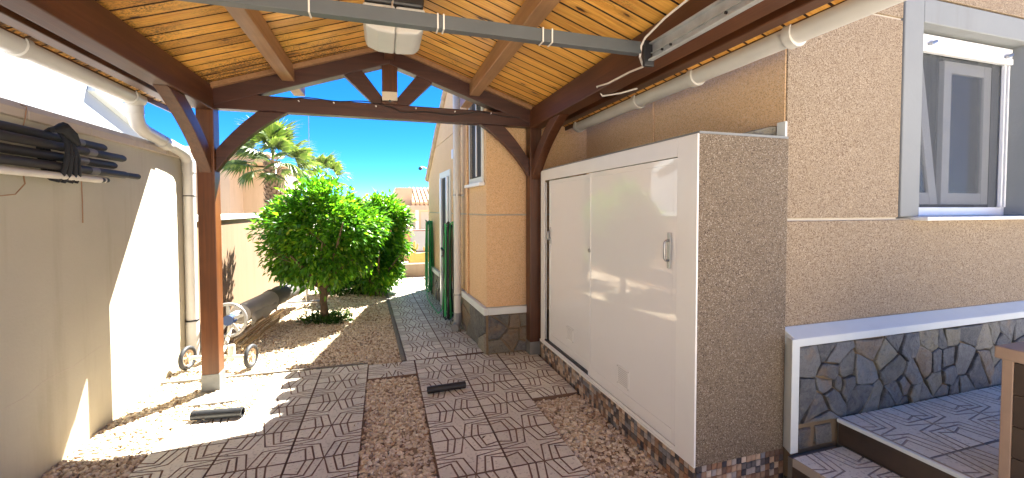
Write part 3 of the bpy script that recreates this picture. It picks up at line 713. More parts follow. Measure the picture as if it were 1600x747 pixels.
# ------------------------------------------------------------------ steps on the right
st = struct(MB().box((1.975, -1.5, -.04), (2.30, BY-.0, .128)).build('entrance_step', 'concrete'))
MB().box((1.955, -1.5, -.03), (1.974, BY-.04, .128)).build('riser', 'wood_tile', st, .002)
for k in range(6): lay(st, 1.945, BY-.045-TY*(k+1), 2.295, BY-.045-TY*k, .152)
MB().box((1.950, -1.2, .129), (2.29, BY-.045, .140)).build('tread_bed', 'groove', st)
st2 = struct(MB().box((2.32, -1.5, -.04), (6, BY-.0, .272)).build('entrance_terrace', 'concrete'))
MB().box((2.300, -1.5, .152), (2.319, BY-.02, .270)).build('riser', 'wood_tile', st2, .002)
MB().box((2.283, -1.5, .2705), (2.305, BY-.02, .2915)).build('nosing', 'white_trim', st2, .005)
for i in range(6):
    for k in range(7): lay(st2, 2.307+T*i, BY-.02-T*(k+1), 2.307+T*(i+1), BY-.02-T*k, .292)
pil = thing('pillar', 'low brown wood-look tiled pillar with tan cap at the right edge', 'pillar', (2.55, .8, .29))
PXL, PYF = 2.36, 1.0
MB().box((PXL+.012, .62, .29), (2.86, PYF-.012, .80)).build('core', 'tan_cap', pil)
for j in range(4):
    z0 = .293+.126*j
    MB().box((PXL+.03, PYF-.010, z0), (2.84, PYF+.001, z0+.123)).build('cladding_tile', 'wood_tile', pil, .002)
    MB().box((PXL-.001, .65, z0), (PXL+.0105, PYF-.03, z0+.123)).build('cladding_tile', 'wood_tile', pil, .002)
MB().box((PXL-.003, PYF-.029, .293), (PXL+.029, PYF+.004, .80)).build('corner_trim', 'tan_cap', pil, .003)
MB().box((PXL-.02, .6, .8005), (2.88, PYF+.02, .85)).build('cap', 'tan_cap', pil, .006)

# ------------------------------------------------------------------ carport
cp = thing('carport', 'brown timber carport with pitched pine plank ceiling and braced posts', 'carport', (0, 3.8, 0))
XC, MS = .06, .34; TF, TB = 3.74, 3.86
ctop = lambda x: 2.795-MS*abs(x-XC); cbot = lambda x: 2.64-MS*abs(x-XC)
for nm, xc, xn in (('L', -1.292, 0), ('R', 1.39, 0)):
    po = MB().box((xc-.058, TF+.0, .12), (xc+.058, TB, 2.33)).build('post', 'post_z' if nm == 'L' else 'beam_z', cp, .005)
    MB().box((xc-.062, TF-.004, -.005), (xc+.062, TB+.004, .125)).build('post_shoe', 'shoe_metal', po, .003)
    sh = MB()
    for (bx, bz) in ((-.03, 2.29), (.03, 2.27)): sh.tube([(xc+bx, TF-.001, bz), (xc+bx, TF-.014, bz)], .011, 10)
    sh.build('bolt', 'steel', po, smooth=True)
MB().box((-1.234, TF+.01, 2.178), (1.332, TB-.01, 2.298)).build('tie_beam', 'beam_x', cp, .006)
for sg in (-1, 1):
    xe = XC+sg*1.36
    MB().prism([(XC, ctop(XC)), (XC, cbot(XC)), (xe, cbot(xe)), (xe, ctop(xe))], 'y', TF+.004, TB-.004).build('rafter', 'beam_x', cp, .005)
MB().box((.0, TF+.012, 2.299), (.127, TB-.012, 2.66)).build('king_post', 'beam_z', cp, .004)
MB().prism([(-.075, 2.3), (.0, 2.3), (.0, 2.36), (-.172, 2.585), (-.318, 2.53)], 'y', TF+.02, TB-.02).build('strut', 'beam_x', cp, .004)
MB().prism([(.215, 2.3), (.127, 2.3), (.127, 2.36), (.295, 2.57), (.435, 2.525)], 'y', TF+.02, TB-.02).build('strut', 'beam_x', cp, .004)
def qb(a, c, b, n=8): return [tuple((1-t)**2*Vector(a)+2*t*(1-t)*Vector(c)+t*t*Vector(b)) for t in [i/n for i in range(n+1)]]
def brace_poly(px, pz0, pz1, tx0, tx1, tz):   # post side x, heights; tie x range
    low = qb((px, pz0, 0), ((px+tx1)/2+(px-tx1)*.12, (pz0+tz)/2+.06, 0), (tx1, tz, 0)); up = qb((tx0, tz, 0), ((px+tx0)/2+(px-tx0)*.05, (pz1+tz)/2+.02, 0), (px, pz1, 0), 5)
    return [p[:2] for p in low+up]
MB().prism(brace_poly(-1.233, 1.69, 1.86, -.94, -.73, 2.177), 'y', TF+.025, TB-.025).build('brace', 'beam_x', cp, .004)
MB().prism(brace_poly(1.331, 1.705, 1.87, 1.08, .86, 2.177), 'y', TF+.025, TB-.025).build('brace', 'beam_x', cp, .004)
for xc in (-1.292, 1.39):
    MB().prism(brace_poly(TF-.001, 1.68, 1.85, 3.32, 3.08, 2.159), 'x', xc-.04, xc+.04).build('brace', 'beam_z', cp, .004)
YN = -.2
for x0, x1 in ((-1.352, -1.232), (1.332, 1.45)):
    MB().box((x0, YN, 2.16), (x1, TF-.002, 2.345)).build('eave_beam', 'beam_y', cp, .006)
for x0, x1 in ((-1.56, -1.48), (1.60, 1.68)):
    MB().box((x0, YN, 2.205), (x1, 4.0, 2.262)).build('fascia_beam', 'beam_y', cp, .005)
for xc in (-.715, .80):
    MB().box((xc-.046, YN, 2.425), (xc+.046, 4.22, 2.545)).build('purlin', 'purlin_y', cp, .005)
MB().box((XC-.04, YN, 2.67), (XC+.04, 4.0, 2.79)).build('ridge_beam', 'beam_y', cp, .005)
for (xa, nm) in ((-1.66, 1), (1.78, -1)): pass
PW = .105
rfm = {}
for sg in (-1, 1):
    L = 1.70; x1 = XC+sg*L
    k = 0; y = YN
    poly = [(XC+sg*.003, 2.806), (x1, 2.806-MS*L), (x1, 2.806-MS*L+.020), (XC+sg*.003, 2.826)]
    mb = MB()
    # plank cross-section with v-groove edges along y
    w = PW-.004; prf = [(0, .012), (.0045, 0), (w-.0045, 0), (w, .012), (w, .02), (0, .02)]
    v = []
    for xx in (XC+sg*.003, x1):
        zb = 2.806-MS*abs(xx-XC); v += [(xx, a, zb+b) for a, b in prf]
    n = 6; f = [tuple(range(n)), tuple(range(n, 2*n))[::-1]]+[(i, n+i, n+(i+1) % n, (i+1) % n) for i in range(n)]
    if sg > 0: f = [q[::-1] for q in f]
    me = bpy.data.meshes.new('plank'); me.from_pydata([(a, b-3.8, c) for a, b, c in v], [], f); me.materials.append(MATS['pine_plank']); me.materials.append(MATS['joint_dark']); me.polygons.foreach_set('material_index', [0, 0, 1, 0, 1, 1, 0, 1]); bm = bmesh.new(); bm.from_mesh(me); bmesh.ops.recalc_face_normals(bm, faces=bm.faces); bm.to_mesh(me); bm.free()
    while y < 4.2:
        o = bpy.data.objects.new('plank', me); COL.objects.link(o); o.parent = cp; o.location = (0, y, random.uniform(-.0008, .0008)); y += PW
    # roof covering above planks and barge board at the gable
    MB().prism([(XC, 2.835), (x1+sg*.02, 2.835-MS*(L+.02)), (x1+sg*.02, 2.865-MS*(L+.02)), (XC, 2.865)], 'y', YN-.02, 4.30).build('roof_sheet', 'roof_under', cp)
    MB().prism([(XC, 2.80), (XC+sg*1.30, 2.80-MS*1.30), (XC+sg*1.30, 2.762-MS*1.30), (XC, 2.762)], 'y', TF-.04, TF+.003).build('edge_batten', 'purlin_y', cp, .003)
    MB().prism([(x1+sg*.001, 2.80-MS*L-.03), (x1+sg*.014, 2.80-MS*L-.03), (x1+sg*.014, 2.825-MS*L), (x1+sg*.001, 2.825-MS*L)], 'y', YN, 4.25).build('eave_board', 'beam_y', cp)
    # gutter
    gx = XC+sg*1.745; gz = 2.195
    gt = MB().tube([(gx, YN, gz+.01), (gx, 1.2, gz+.005), (gx, 3.72 if sg < 0 else 3.70, gz)], .050, 18).build('gutter', 'pvc', cp, smooth=True)
    for yy in ([.4, 1.47, 2.1, 2.69, 3.66] if sg > 0 else [.4, 1.5, 2.66, 3.60]):
        MB().tube([(gx, yy-.02, gz), (gx, yy+.02, gz)], .059, 18).build('gutter_collar', 'pvc', gt, smooth=True)
# left downpipe
gx = XC-1.765
ld = thing('downpipe', 'white carport downpipe with two bends against the white wall end', 'downpipe', (-1.66, 4.4, 0))
MB().tube([(gx, 3.70, 2.16), (gx, 3.71, 2.08), (gx, 3.74, 2.02), (gx, 3.82, 1.99), (gx+.003, 4.35, 1.925), (gx+.004, 4.47, 1.90), (gx+.005, 4.53, 1.84), (gx+.005, 4.54, 1.75), (gx+.005, 4.54, .3)], .047, 16).build('pipe', 'pvc', ld, smooth=True)
for so_ in ([(gx+.005, 4.54, .02), (gx+.005, 4.54, .36)], [(gx+.005, 4.54, 1.74), (gx+.005, 4.54, 1.86)], [(gx, 3.70, 2.17), (gx, 3.705, 2.09)], [(gx+.002, 4.06, 1.954), (gx+.002, 4.16, 1.938)]):
    MB().tube(so_, .0525, 16).build('socket', 'pvc', ld, smooth=True)
MB().tube([(gx+.005, 4.54, .37), (gx+.005, 4.54, .385)], .053, 16).tube([(gx+.005, 4.54, 1.52), (gx+.005, 4.54, 1.53)], .0485, 16).build('clip', 'black_plastic', ld, smooth=True)
# right dark junction under beam
# truss floodlight and cable
fl = thing('floodlight', 'small cream floodlight fixed at the foot of the truss king post', 'lamp', (.063, TF, 2.32))
MB().obox((.062, TF-.018, 2.358), (.063, 0, .002), (0, .016, 0), (-.001, 0, .036)).build('body', 'lamp_cream', fl, .004)
MB().tube([(.063, TF-.02, 2.318), (.063, TF-.04, 2.312)], .012, 8).build('sensor', 'black_plastic', fl)
pts = [(x, TF-.002-.006*math.sin(x*9), 2.285-.016*math.sin(x*5)-.012*math.sin(x*13)-(.03 if x > .1 else 0)) for x in [-.75+.06*i for i in range(34)]]
tag(MB().tube(pts, .0045, 6).build('cable', 'black_plastic', None, smooth=True), 'thin black cable clipped along the front of the tie beam', 'cable')
for i, x in enumerate((-.64, -.38, -.05, .28, .62, .95)):
    MB().tube([(x, TF+.008, 2.27+.005*(i % 2)), (x, TF-.012, 2.27+.005*(i % 2))], .006, 8).build('cable_clip', 'alu_white', cp)

# ------------------------------------------------------------------ garage door gear
mo = thing('door_opener', 'white and black garage door opener motor under the ridge', 'motor', (.08, 2.6, 2.5))
def rbox(a, b, bev): return MB().box(a, b), bev
MB().prism([(-.10, 2.47), (-.085, 2.43), (-.02, 2.405), (.077, 2.40), (.077, 2.56), (-.10, 2.56)], 'y', 2.50, 2.84).build('housing', 'motor_grey', mo, .014)
MB().prism([(.079, 2.40), (.20, 2.41), (.235, 2.44), (.245, 2.50), (.245, 2.56), (.079, 2.56)], 'y', 2.50, 2.84).build('lamp_cover', 'motor_grey', mo, .014)
MB().prism([(-.09, 2.561), (.235, 2.561), (.24, 2.62), (.19, 2.67), (-.03, 2.67), (-.09, 2.62)], 'y', 2.49, 2.86).build('top_cover', 'black_plastic', mo, .014)
MB().box((.05, 2.46, 2.60), (.10, 2.50, 2.66)).build('socket', 'alu_white', mo, .005)
MB().box((.04, YN, 2.62), (.10, 2.49, 2.665)).build('drive_rail', 'galvanised', mo)
br = thing('door_frame_bar', 'dark grey steel cross bar hung under the ceiling', 'bar', (0, 1.82, 2.2))
MB().box((-1.22, 1.80, 2.165), (1.222, 1.806, 2.222)).box((-1.22, 1.806, 2.165), (1.222, 1.845, 2.170)).box((-1.22, 1.806, 2.217), (1.222, 1.845, 2.222)).build('channel', 'paint_grey', br, .001)
for x in (-.27, .225, .25, .70, .745): MB().box((x, 1.796, 2.161), (x+.006, 1.85, 2.226)).build('cable_tie', 'cable_white', br)
for sg, xx in ((1, 1.262), (-1, -1.17)):
    tk = thing('door_track', 'galvanised steel garage door track beside the %s eave beam' % ('right' if sg > 0 else 'left'), 'track', (xx, 1, 2.15))
    MB().box((xx-.012, YN, 2.125), (xx+.012, 1.78, 2.133)).box((xx+.008, YN, 2.133), (xx+.012, 1.78, 2.205)).box((xx-.012, YN, 2.205), (xx+.012, 1.78, 2.212)).box((xx-.002, YN, 2.160), (xx+.008, 1.78, 2.166)).build('rail', 'galvanised', tk, .0015)
    MB().box((xx-.03, YN, 2.117), (xx-.005, 1.76, 2.1245)).build('lower_lip', 'galvanised', tk, .0015)
    MB().box((xx-.035, 1.781, 2.10), (xx+.02, 1.80, 2.225)).build('end_bracket', 'black_plastic', tk, .003)
    b = MB()
    for yy in (1.62, 1.68, 1.30): b.tube([(xx-.014, yy, 2.145), (xx-.006, yy, 2.145)], .006, 8)
    b.build('bolt', 'black_plastic', tk)
tag(MB().tube([(1.30, 1.25, 2.36), (1.29, 1.45, 2.33), (1.25, 1.66, 2.28), (1.23, 1.78, 2.235), (1.22, 1.80, 2.20), (1.22, 1.81, 2.15), (1.30, 1.90, 2.14), (1.324, 2.06, 2.165), (1.325, 2.30, 2.17), (1.326, 2.44, 2.19), (1.40, 2.50, 2.15), (1.48, 2.40, 2.15), (1.56, 2.34, 2.17)], .0055, 7).build('cable', 'cable_white', None, smooth=True), 'white cable drooping from the steel track onto the right eave beam', 'cable')
tag(MB().tube([(-.9, 1.9, 2.36), (-.5, 1.86, 2.26), (-.30, 1.84, 2.232), (-.2, 1.84, 2.215), (-.10, 1.85, 2.225), (0, 1.9, 2.27), (.05, 2.2, 2.4), (.07, 2.45, 2.6)], .0045, 6).build('cable', 'cable_white', None, smooth=True), 'thin pale cable looping from the opener motor over the cross bar', 'cable')
tag(MB().tube([(1.99, 2.77, 2.5), (1.985, 2.77, 2.2), (1.988, 2.76, 1.9), (1.985, 2.77, 1.6)], .007, 7).build('cable', 'far_dash', None, smooth=True), 'tan cable running down the recessed house wall behind the cabinet', 'cable')

# ------------------------------------------------------------------ poles hung on the left wall
specs = [('topmost of the dark poles strapped to the left wall', 1.785, -1.665, 3.26, 'pole_dark'), ('second dark pole from the top in the wall bundle', 1.735, -1.635, 3.40, 'pole_dark'),
         ('third dark pole from the top in the wall bundle', 1.682, -1.65, 3.33, 'pole_dark'), ('longest dark pole with slim tip, lowest dark one in the wall bundle', 1.628, -1.625, 3.40, 'pole_dark')]
for i, (lb, z, x, ye, mt) in enumerate(specs):
    o = thing('awning_pole', lb, 'pole', (x, 1.6, z), 'dark poles hung on the wall')
    MB().tube([(x, -.2, z-.0), (x, ye-.02, z), (x, ye, z)], [.023, .023, .018], 14).build('pole', mt, o, smooth=True)
    yb = 2.98+.05*(i % 2); MB().tube([(x, yb, z), (x, yb+.07, z)], .0238, 14).build('band', 'pole_band', o, smooth=True)
    if i == 3: MB().tube([(x, ye, z), (x, ye+.14, z)], .019, 12).build('tip', 'pole_dark', o, smooth=True)
for i, (z, x, ye) in enumerate(((1.585, -1.66, 3.24), (1.578, -1.62, 3.12))):
    o = thing('awning_pole', ['white pole with black end cap at the bottom of the bundle', 'shorter white pole in front at the bottom of the bundle'][i], 'pole', (x, 1.6, z), 'white poles hung on the wall')
    MB().tube([(x, -.2, z), (x, ye, z)], .018, 12).build('pole', 'pole_white', o, smooth=True)
    MB().tube([(x, ye+.0005, z), (x, ye+.03, z)], .0155, 12).build('end_cap', 'black_plastic', o, smooth=True)
sp = thing('strap', 'black cloth strap knotted round the hanging poles', 'strap', (-1.64, 2.8, 1.68))
for dy, rdd, sl in ((0, .012, .0), (.022, .014, .05), (.05, .012, .12), (.075, .009, .16)):
    pts = []
    for i in range(15):
        a = i/14*2*math.pi; ex = .055+.006*math.sin(3*a); ez = .135+.006*math.cos(5*a); z = 1.69+ez*math.sin(a); pts.append((-1.643+ex*math.cos(a)*1.05, 2.80+dy-sl*(z-1.69)*3, z))
    MB().tube(pts, rdd, 7).build('loop', 'strap', sp, smooth=True)
MB().tube([(-1.585, 2.70, 1.80), (-1.578, 2.76, 1.825), (-1.575, 2.82, 1.79), (-1.58, 2.88, 1.755)], [.012, .03, .026, .01], 8).build('knot', 'strap', sp, smooth=True)
tag(MB().tube([(-1.735, 2.45, 1.57), (-1.72, 2.47, 1.51), (-1.70, 2.55, 1.465), (-1.70, 2.64, 1.475), (-1.70, 2.70, 1.53), (-1.72, 2.72, 1.60)], .003, 6).build('wire_loop', 'wire', None, smooth=True), 'thin rusty wire loop sagging under the pole bundle', 'wire')
tag(MB().tube([(-1.74, 3.18, 1.59), (-1.743, 3.19, 1.45), (-1.742, 3.185, 1.32)], .0028, 6).build('wire_tail', 'wire', None, smooth=True), 'thin rusty wire hanging straight down the white wall', 'wire')
tag(MB().tube([(-1.735, 2.75, 1.80), (-1.715, 2.74, 1.86), (-1.72, 2.76, 1.92), (-1.80, 2.78, 1.955)], .0025, 6).build('wire_tie', 'wire', None, smooth=True), 'thin wire tie running up from the poles over the coping', 'wire')

# ------------------------------------------------------------------ pipes on the ground
def offcut(p, q, r, label):
    o = thing('pipe_offcut', label, 'pipe', p); p, q = Vector(p), Vector(q); d = (q-p).normalized()
    MB().tube([p, q], r, 18, False).tube([q-d*.003, p+d*.003], r*.86, 18, False).build('pipe', 'pipe_black', o, smooth=True)
    e = MB()
    for c, s in ((p, -1), (q, 1)):
        a = Vector((0, 0, 1)); u = d.cross(a).normalized(); w = d.cross(u); v = []
        for k in range(18):
            an = 2*math.pi*k/18; dr_ = u*math.cos(an)+w*math.sin(an); v += [c+dr_*r, c+dr_*r*.86]
        e.add(v, [(2*k, 2*((k+1) % 18), 2*((k+1) % 18)+1, 2*k+1)[::s] for k in range(18)])
    e.build('pipe_end', 'pipe_black', o); return o
offcut((-1.225, 3.235, .034), (-.92, 3.195, .034), .032, 'black pipe offcut lying half on gravel by the left post')
offcut((.306, 3.18, .028), (.60, 3.20, .028), .026, 'black pipe offcut lying on the patterned path by the gravel strip')

# ------------------------------------------------------------------ pool cover roller
pc = thing('cover_roller', 'pool cover roller with grey end wheel along the tan wall', 'roller', (-1.45, 4.6, 0))
hc_ = Vector((-1.435, 4.62, .335)); tubeend = Vector((-1.17, 6.75, .30)); dd = (tubeend-hc_).normalized()
MB().ring(hc_, dd, .155, .016, 36, 8).build('hand_wheel', 'wheel_alu', pc, smooth=True)
sp_ = MB(); u = dd.cross(Vector((0, 0, 1))).normalized(); w = u.cross(dd)
for k in range(5):
    an = 2*math.pi*k/5+.35; dv = u*math.cos(an)+w*math.sin(an); sp_.bar(hc_+dv*.03, hc_+dv*.15, .03, .012, dd)
sp_.build('spoke', 'wheel_alu', pc, .002)
MB().tube([hc_-dd*.02, hc_+dd*.06], .05, 16).build('hub', 'wheel_blue', pc, smooth=True)
MB().tube([hc_+dd*.06, hc_+dd*.20, hc_+dd*.24, hc_+dd*.9, hc_+dd*1.0], [.05, .055, .10, .105, .11], 20).build('tube', 'cover_white', pc, smooth=True)
L = (tubeend-hc_).length; pts = [hc_+dd*(.98+i*(L-.98)/14) for i in range(15)]
MB().tube(pts, [.112+.006*math.sin(i*2.1) for i in range(15)], 20).build('cover', 'cover_grey', pc, smooth=True)
hang = MB(); gv = []
for i in range(9):
    t = .25+.75*i/8; p = hc_+dd*t; gv += [p+Vector((.10, 0, .0)), p+Vector((.095+.01*math.sin(i*2), 0, -.07-.03*math.sin(i*1.3))), p+Vector((.08+.012*math.cos(i*2), 0, -.12-.03*math.sin(i*1.7)))]
hang.add(gv, [(3*i+j, 3*i+3+j, 3*i+4+j, 3*i+1+j) for i in range(8) for j in range(2)])
ho = hang.build('cover_flap', 'cover_white', pc, smooth=True); so = ho.modifiers.new('s', 'SOLIDIFY'); so.thickness = .004
MB().tube([(-1.62, 4.30, .10), (-1.18, 4.20, .10)], .016, 10).build('axle', 'pole_white', pc, smooth=True)
MB().tube([(-1.40, 4.25, .10), (-1.42, 4.45, .12), (hc_.x, hc_.y, .20), tuple(hc_+dd*.04)], .018, 10).tube([(-1.30, 4.24, .06), (-1.30, 4.24, .2)], .028, 10).build('stand', 'pole_white', pc, smooth=True)
for (wx, wy) in ((-1.655, 4.305), (-1.135, 4.19)):
    c = Vector((wx, wy, .10)); ax = Vector((.44, -.10, 0)).normalized()
    wh = MB().ring(c, ax, .087, .018, 28, 10).build('wheel', 'black_rubber', pc, smooth=True)
    q = MB().ring(c, ax, .066, .008, 28, 8).tube([c-ax*.02, c+ax*.02], .018, 12); u = ax.cross(Vector((0, 0, 1))); w = Vector((0, 0, 1))
    for k in range(6):
        an = k*math.pi/3+.2; dv = u*math.cos(an)+w*math.sin(an); q.bar(c+dv*.01, c+dv*.066, .012, .012, ax)
    q.build('rim', 'hub_tan', wh)
# far stand of the roller
MB().tube([(-1.10, 6.8, .02), (-1.10, 6.8, .46)], .016, 8).tube([(-1.36, 6.8, .03), (-.92, 6.8, .03)], .014, 8).tube([(-1.10, 6.8, .33), tuple(tubeend)], .014, 8).build('stand', 'steel', pc, smooth=True)
# canes
for i in range(9):
    y0 = 4.62+random.uniform(-.05, .25); x0 = -1.60+.035*i+random.uniform(-.02, .02); L = random.uniform(1.0, 1.45)
    p = Vector((x0, y0, .02+.012*(i % 3))); q = Vector((x0+.10+random.uniform(-.10, .06), y0+L, .03+.014*(i % 3)))
    o = MB().tube([p, p.lerp(q, .5)+Vector((0, 0, .01)), q], .010, 7).build('garden_cane', 'cane', None, smooth=True)
    tag(o, 'brown garden cane in the loose bundle lying under the cover roller', 'cane', 'canes on the gravel by the tan wall')

# ------------------------------------------------------------------ vegetation
def leaf_cloud(name, mat, parent, clumps, per, size, droop=.5, seed=1, flat=.0):
    rd = np.random.default_rng(seed); V = []; Fs = []
    prof = np.array([(0, 0, 0), (.42, -.5, .06), (.42, .5, .06), (1, 0, -.10), (.40, 0, 0)])   # u along, v across, w up
    base = 0
    allv = []; allf = []
    for (c, rad, outd) in clumps:
        n = per
        d = rd.normal(size=(n, 3)); d /= np.linalg.norm(d, axis=1)[:, None]
        pos = np.array(c)+d*rad*rd.uniform(.35, 1, n)[:, None]
        out = d*.7+np.array(outd)*.9+rd.normal(0, .35, (n, 3)); out[:, 2] -= droop; out /= np.linalg.norm(out, axis=1)[:, None]
        upv = np.array([0, 0, 1])+rd.normal(0, .45, (n, 3))+np.array(outd)*.5
        side = np.cross(out, upv); side /= np.linalg.norm(side, axis=1)[:, None]+1e-9; up = np.cross(side, out)
        s = size*np.exp(rd.normal(0, .22, n)); wv = s*rd.uniform(.40, .52, n)
        P = pos[:, None, :]+out[:, None, :]*(prof[None, :, 0]*s[:, None])[..., None]+side[:, None, :]*(prof[None, :, 1]*wv[:, None])[..., None]+up[:, None, :]*(prof[None, :, 2]*s[:, None]*1.2)[..., None]
        allv.append(P.reshape(-1, 3)); idx = (np.arange(n)*5+base)[:, None]
        for tri in ((0, 4, 2), (0, 1, 4), (4, 3, 2), (4, 1, 3)): allf.append(idx+np.array(tri)[None])
        base += n*5
    V = np.concatenate(allv); Fc = np.concatenate(allf)
    off = np.array(parent.get('_w', (0, 0, 0))); V = V-off
    me = bpy.data.meshes.new(name); me.vertices.add(len(V)); me.vertices.foreach_set('co', V.astype(np.float32).ravel()); nf = len(Fc)
    me.loops.add(nf*3); me.loops.foreach_set('vertex_index', Fc.astype(np.int32).ravel()); me.polygons.add(nf); me.polygons.foreach_set('loop_start', np.arange(0, nf*3, 3, dtype=np.int32)); me.update(calc_edges=True)
    me.materials.append(MATS[mat]); o = bpy.data.objects.new(name, me); COL.objects.link(o); o.parent = parent; stuff(o); return o
def crown(center, rad, n, seed, cl=.17, inner=.25):
    rd = random.Random(seed); out = []; c = Vector(center)
    ph = [rd.uniform(0, 6) for _ in range(6)]
    for i in range(n):
        z = rd.uniform(-1, 1); a = rd.uniform(0, 2*math.pi); q = math.sqrt(1-z*z); d = Vector((q*math.cos(a), q*math.sin(a), z))
        k = 1+.10*math.sin(3*a+ph[0])+.08*math.sin(5*a+4*z+ph[1])+.07*math.sin(7*z+ph[2])
        t = rd.uniform(.80, 1.0) if rd.random() > inner else rd.uniform(.45, .8)
        p = c+Vector((d.x*rad[0], d.y*rad[1], d.z*rad[2]))*k*t
        out.append((p, cl*rd.uniform(.7, 1.25), d))
    return out
ot = thing('orange_tree', 'round glossy green orange tree growing in the gravel beyond the carport', 'tree', (-.72, 5.72, 0))
tb = Vector((-.72, 5.72, -.03))
MB().tube([tb, tb+Vector((.0, .0, .1)), tb+Vector((-.02, .02, .28)), tb+Vector((-.01, .0, .46))], [.058, .046, .042, .045], 12).build('trunk', 'bark', ot, smooth=True)
lm = MB()
rd = random.Random(4); f0 = tb+Vector((-.01, 0, .43))
for i in range(11):
    a = i*2.4; e = Vector((math.cos(a)*rd.uniform(.35, .7), math.sin(a)*rd.uniform(.35, .7), rd.uniform(.25, 1.0))); mid = f0+e*.45+Vector((rd.uniform(-.06, .06), rd.uniform(-.06, .06), .05))
    lm.tube([f0, mid, f0+e], [.030, .019, .008], 7)
    for j in range(3):
        e2 = Vector((rd.uniform(-.3, .3), rd.uniform(-.3, .3), rd.uniform(0, .35))); lm.tube([mid, mid+e2*.5+Vector((0, 0, .03)), mid+e2], [.012, .008, .004], 5)
lm.build('limb', 'bark', ot, smooth=True)
leaf_cloud('crown', 'leaf', ot, crown((-.735, 5.80, 1.08), (.66, .44, .57), 300, 2), 58, .070, .30, 21)
sh2 = thing('orange_tree', 'second leafy citrus tree reaching the ground behind and right of the first', 'tree', (-.10, 7.15, 0))
tb2 = Vector((-.10, 7.15, -.03)); lm = MB()
for i in range(8):
    a = i*2.4; e = Vector((math.cos(a)*.42, math.sin(a)*.42, .6+.1*(i % 4))); lm.tube([tb2+Vector((0, 0, .1)), tb2+e*.5+Vector((0, 0, .1)), tb2+e], [.03, .018, .008], 7)
MB().tube([tb2, tb2+Vector((0, 0, .3))], [.05, .04], 10).build('trunk', 'bark', sh2, smooth=True); lm.build('limb', 'bark', sh2, smooth=True)
leaf_cloud('crown', 'leaf', sh2, crown((-.02, 7.35, 1.03), (.38, .28, .57), 190, 5)+crown((-.14, 7.3, .42), (.36, .28, .34), 110, 6), 52, .074, .30, 22)
gcv = thing('ground_plant', 'low dark green leafy plants around the foot of the orange tree', 'plant', (-.7, 5.65, 0))
gp = []
for i in range(46):
    a = rd.uniform(0, 6.283); q = math.sqrt(rd.random()); gp.append((Vector((-.70+.30*q*math.cos(a), 5.68+.22*q*math.sin(a), .015+.02*rd.random())), .045, Vector((math.cos(a)*.5, math.sin(a)*.5, .6))))
leaf_cloud('leaves', 'leaf_dark', gcv, gp, 14, .055, .0, 23)
fl_ = thing('fallen_leaves', 'scattered dry brown leaves on the gravel and path', 'leaves', (-.6, 4.8, 0))
leaf_cloud('leaves', 'dry_leaf', fl_, [(Vector((rd.uniform(-1.5, .6), rd.uniform(2.2, 6.2), .006)), .004, Vector((rd.uniform(-1, 1), rd.uniform(-1, 1), .05))) for _ in range(70)], 1, .035, .0, 31)
hg = thing('hedge', 'low dark hedge behind the orange tree trunk at the tan wall', 'plant', (-.55, 7.6, 0))
leaf_cloud('leaves', 'leaf_dark', hg, crown((-.50, 7.55, .28), (.55, .3, .34), 120, 8, .12), 40, .07, .3, 24)
MB().tube([(-.5, 7.55, -.03), (-.5, 7.55, .3)], [.03, .02], 8).build('stem', 'bark', hg)
# palm
PB = Vector((-2.40, 10.6, -.2)); PT = Vector((-2.36, 10.6, 2.42))
pm = thing('palm_tree', 'fan palm with shaggy brown trunk behind the tan garden wall', 'palm', tuple(PB))
pts = [PB.lerp(PT, i/16) for i in range(17)]
MB().tube(pts, [.135+.008*math.sin(i*2.3) for i in range(15)]+[.14, .08], 14).build('trunk', 'palm_bark', pm, smooth=True)
bt = MB()
for i in range(190):
    z = 1.0+1.42*i/190; a = i*2.399; d = Vector((math.cos(a), math.sin(a), 0)); p = Vector((PT.x-.012, PT.y, z))+d*.125
    s_ = Vector((-d.y, d.x, 0)); bt.add([p-s_*.055, p+s_*.055, p+d*.07+s_*.03+Vector((0, 0, .10)), p+d*.07-s_*.03+Vector((0, 0, .10))], [(0, 1, 2, 3)])
bt.build('boots', 'palm_bark', pm)
def frond_mesh(seed, pet=.55, rad=.66, nseg=26):
    rd = random.Random(seed); v = []; f = []
    def q(a, b, c, d):
        o = len(v); v.extend([a, b, c, d]); f.append((o, o+1, o+2, o+3))
    for i in range(5):
        t0, t1 = i/5, (i+1)/5; zz = lambda t: .10*math.sin(t*math.pi*.9); q((pet*t0, -.016, zz(t0)), (pet*t1, -.011, zz(t1)), (pet*t1, .011, zz(t1)), (pet*t0, .016, zz(t0)))
    z0 = .10*math.sin(math.pi*.9)
    for k in range(nseg):
        u = k/(nseg-1)-.5; a = u*R(200); L = rad*(1-.35*abs(u)*2)*rd.uniform(.92, 1.06); px, py = -math.sin(a), math.cos(a); dr = rd.uniform(.25, .75); prev = None
        half = R(200)/(nseg-1)*.55
        for t in (0.02, .3, .55, .72, .88, 1.0):
            ww = L*t*half if t < .56 else L*.55*half*max(.04, (1-t)/.45)
            x = pet+math.cos(a)*L*t; y = math.sin(a)*L*t*.92; z = z0-.10*abs(math.sin(a))*t-dr*max(0, t-.5)**1.5*L*1.7
            cur = ((x-px*ww, y-py*ww, z+.012*(t < .8)), (x+px*ww, y+py*ww, z-.012*(t < .8)))
            if prev: q(prev[0], prev[1], cur[1], cur[0])
            prev = cur
    me = bpy.data.meshes.new('frond'); me.from_pydata(v, [], f); me.materials.append(MATS['palm_leaf']); me.update(); return me
FR = [frond_mesh(i) for i in range(4)]
rd = random.Random(12)
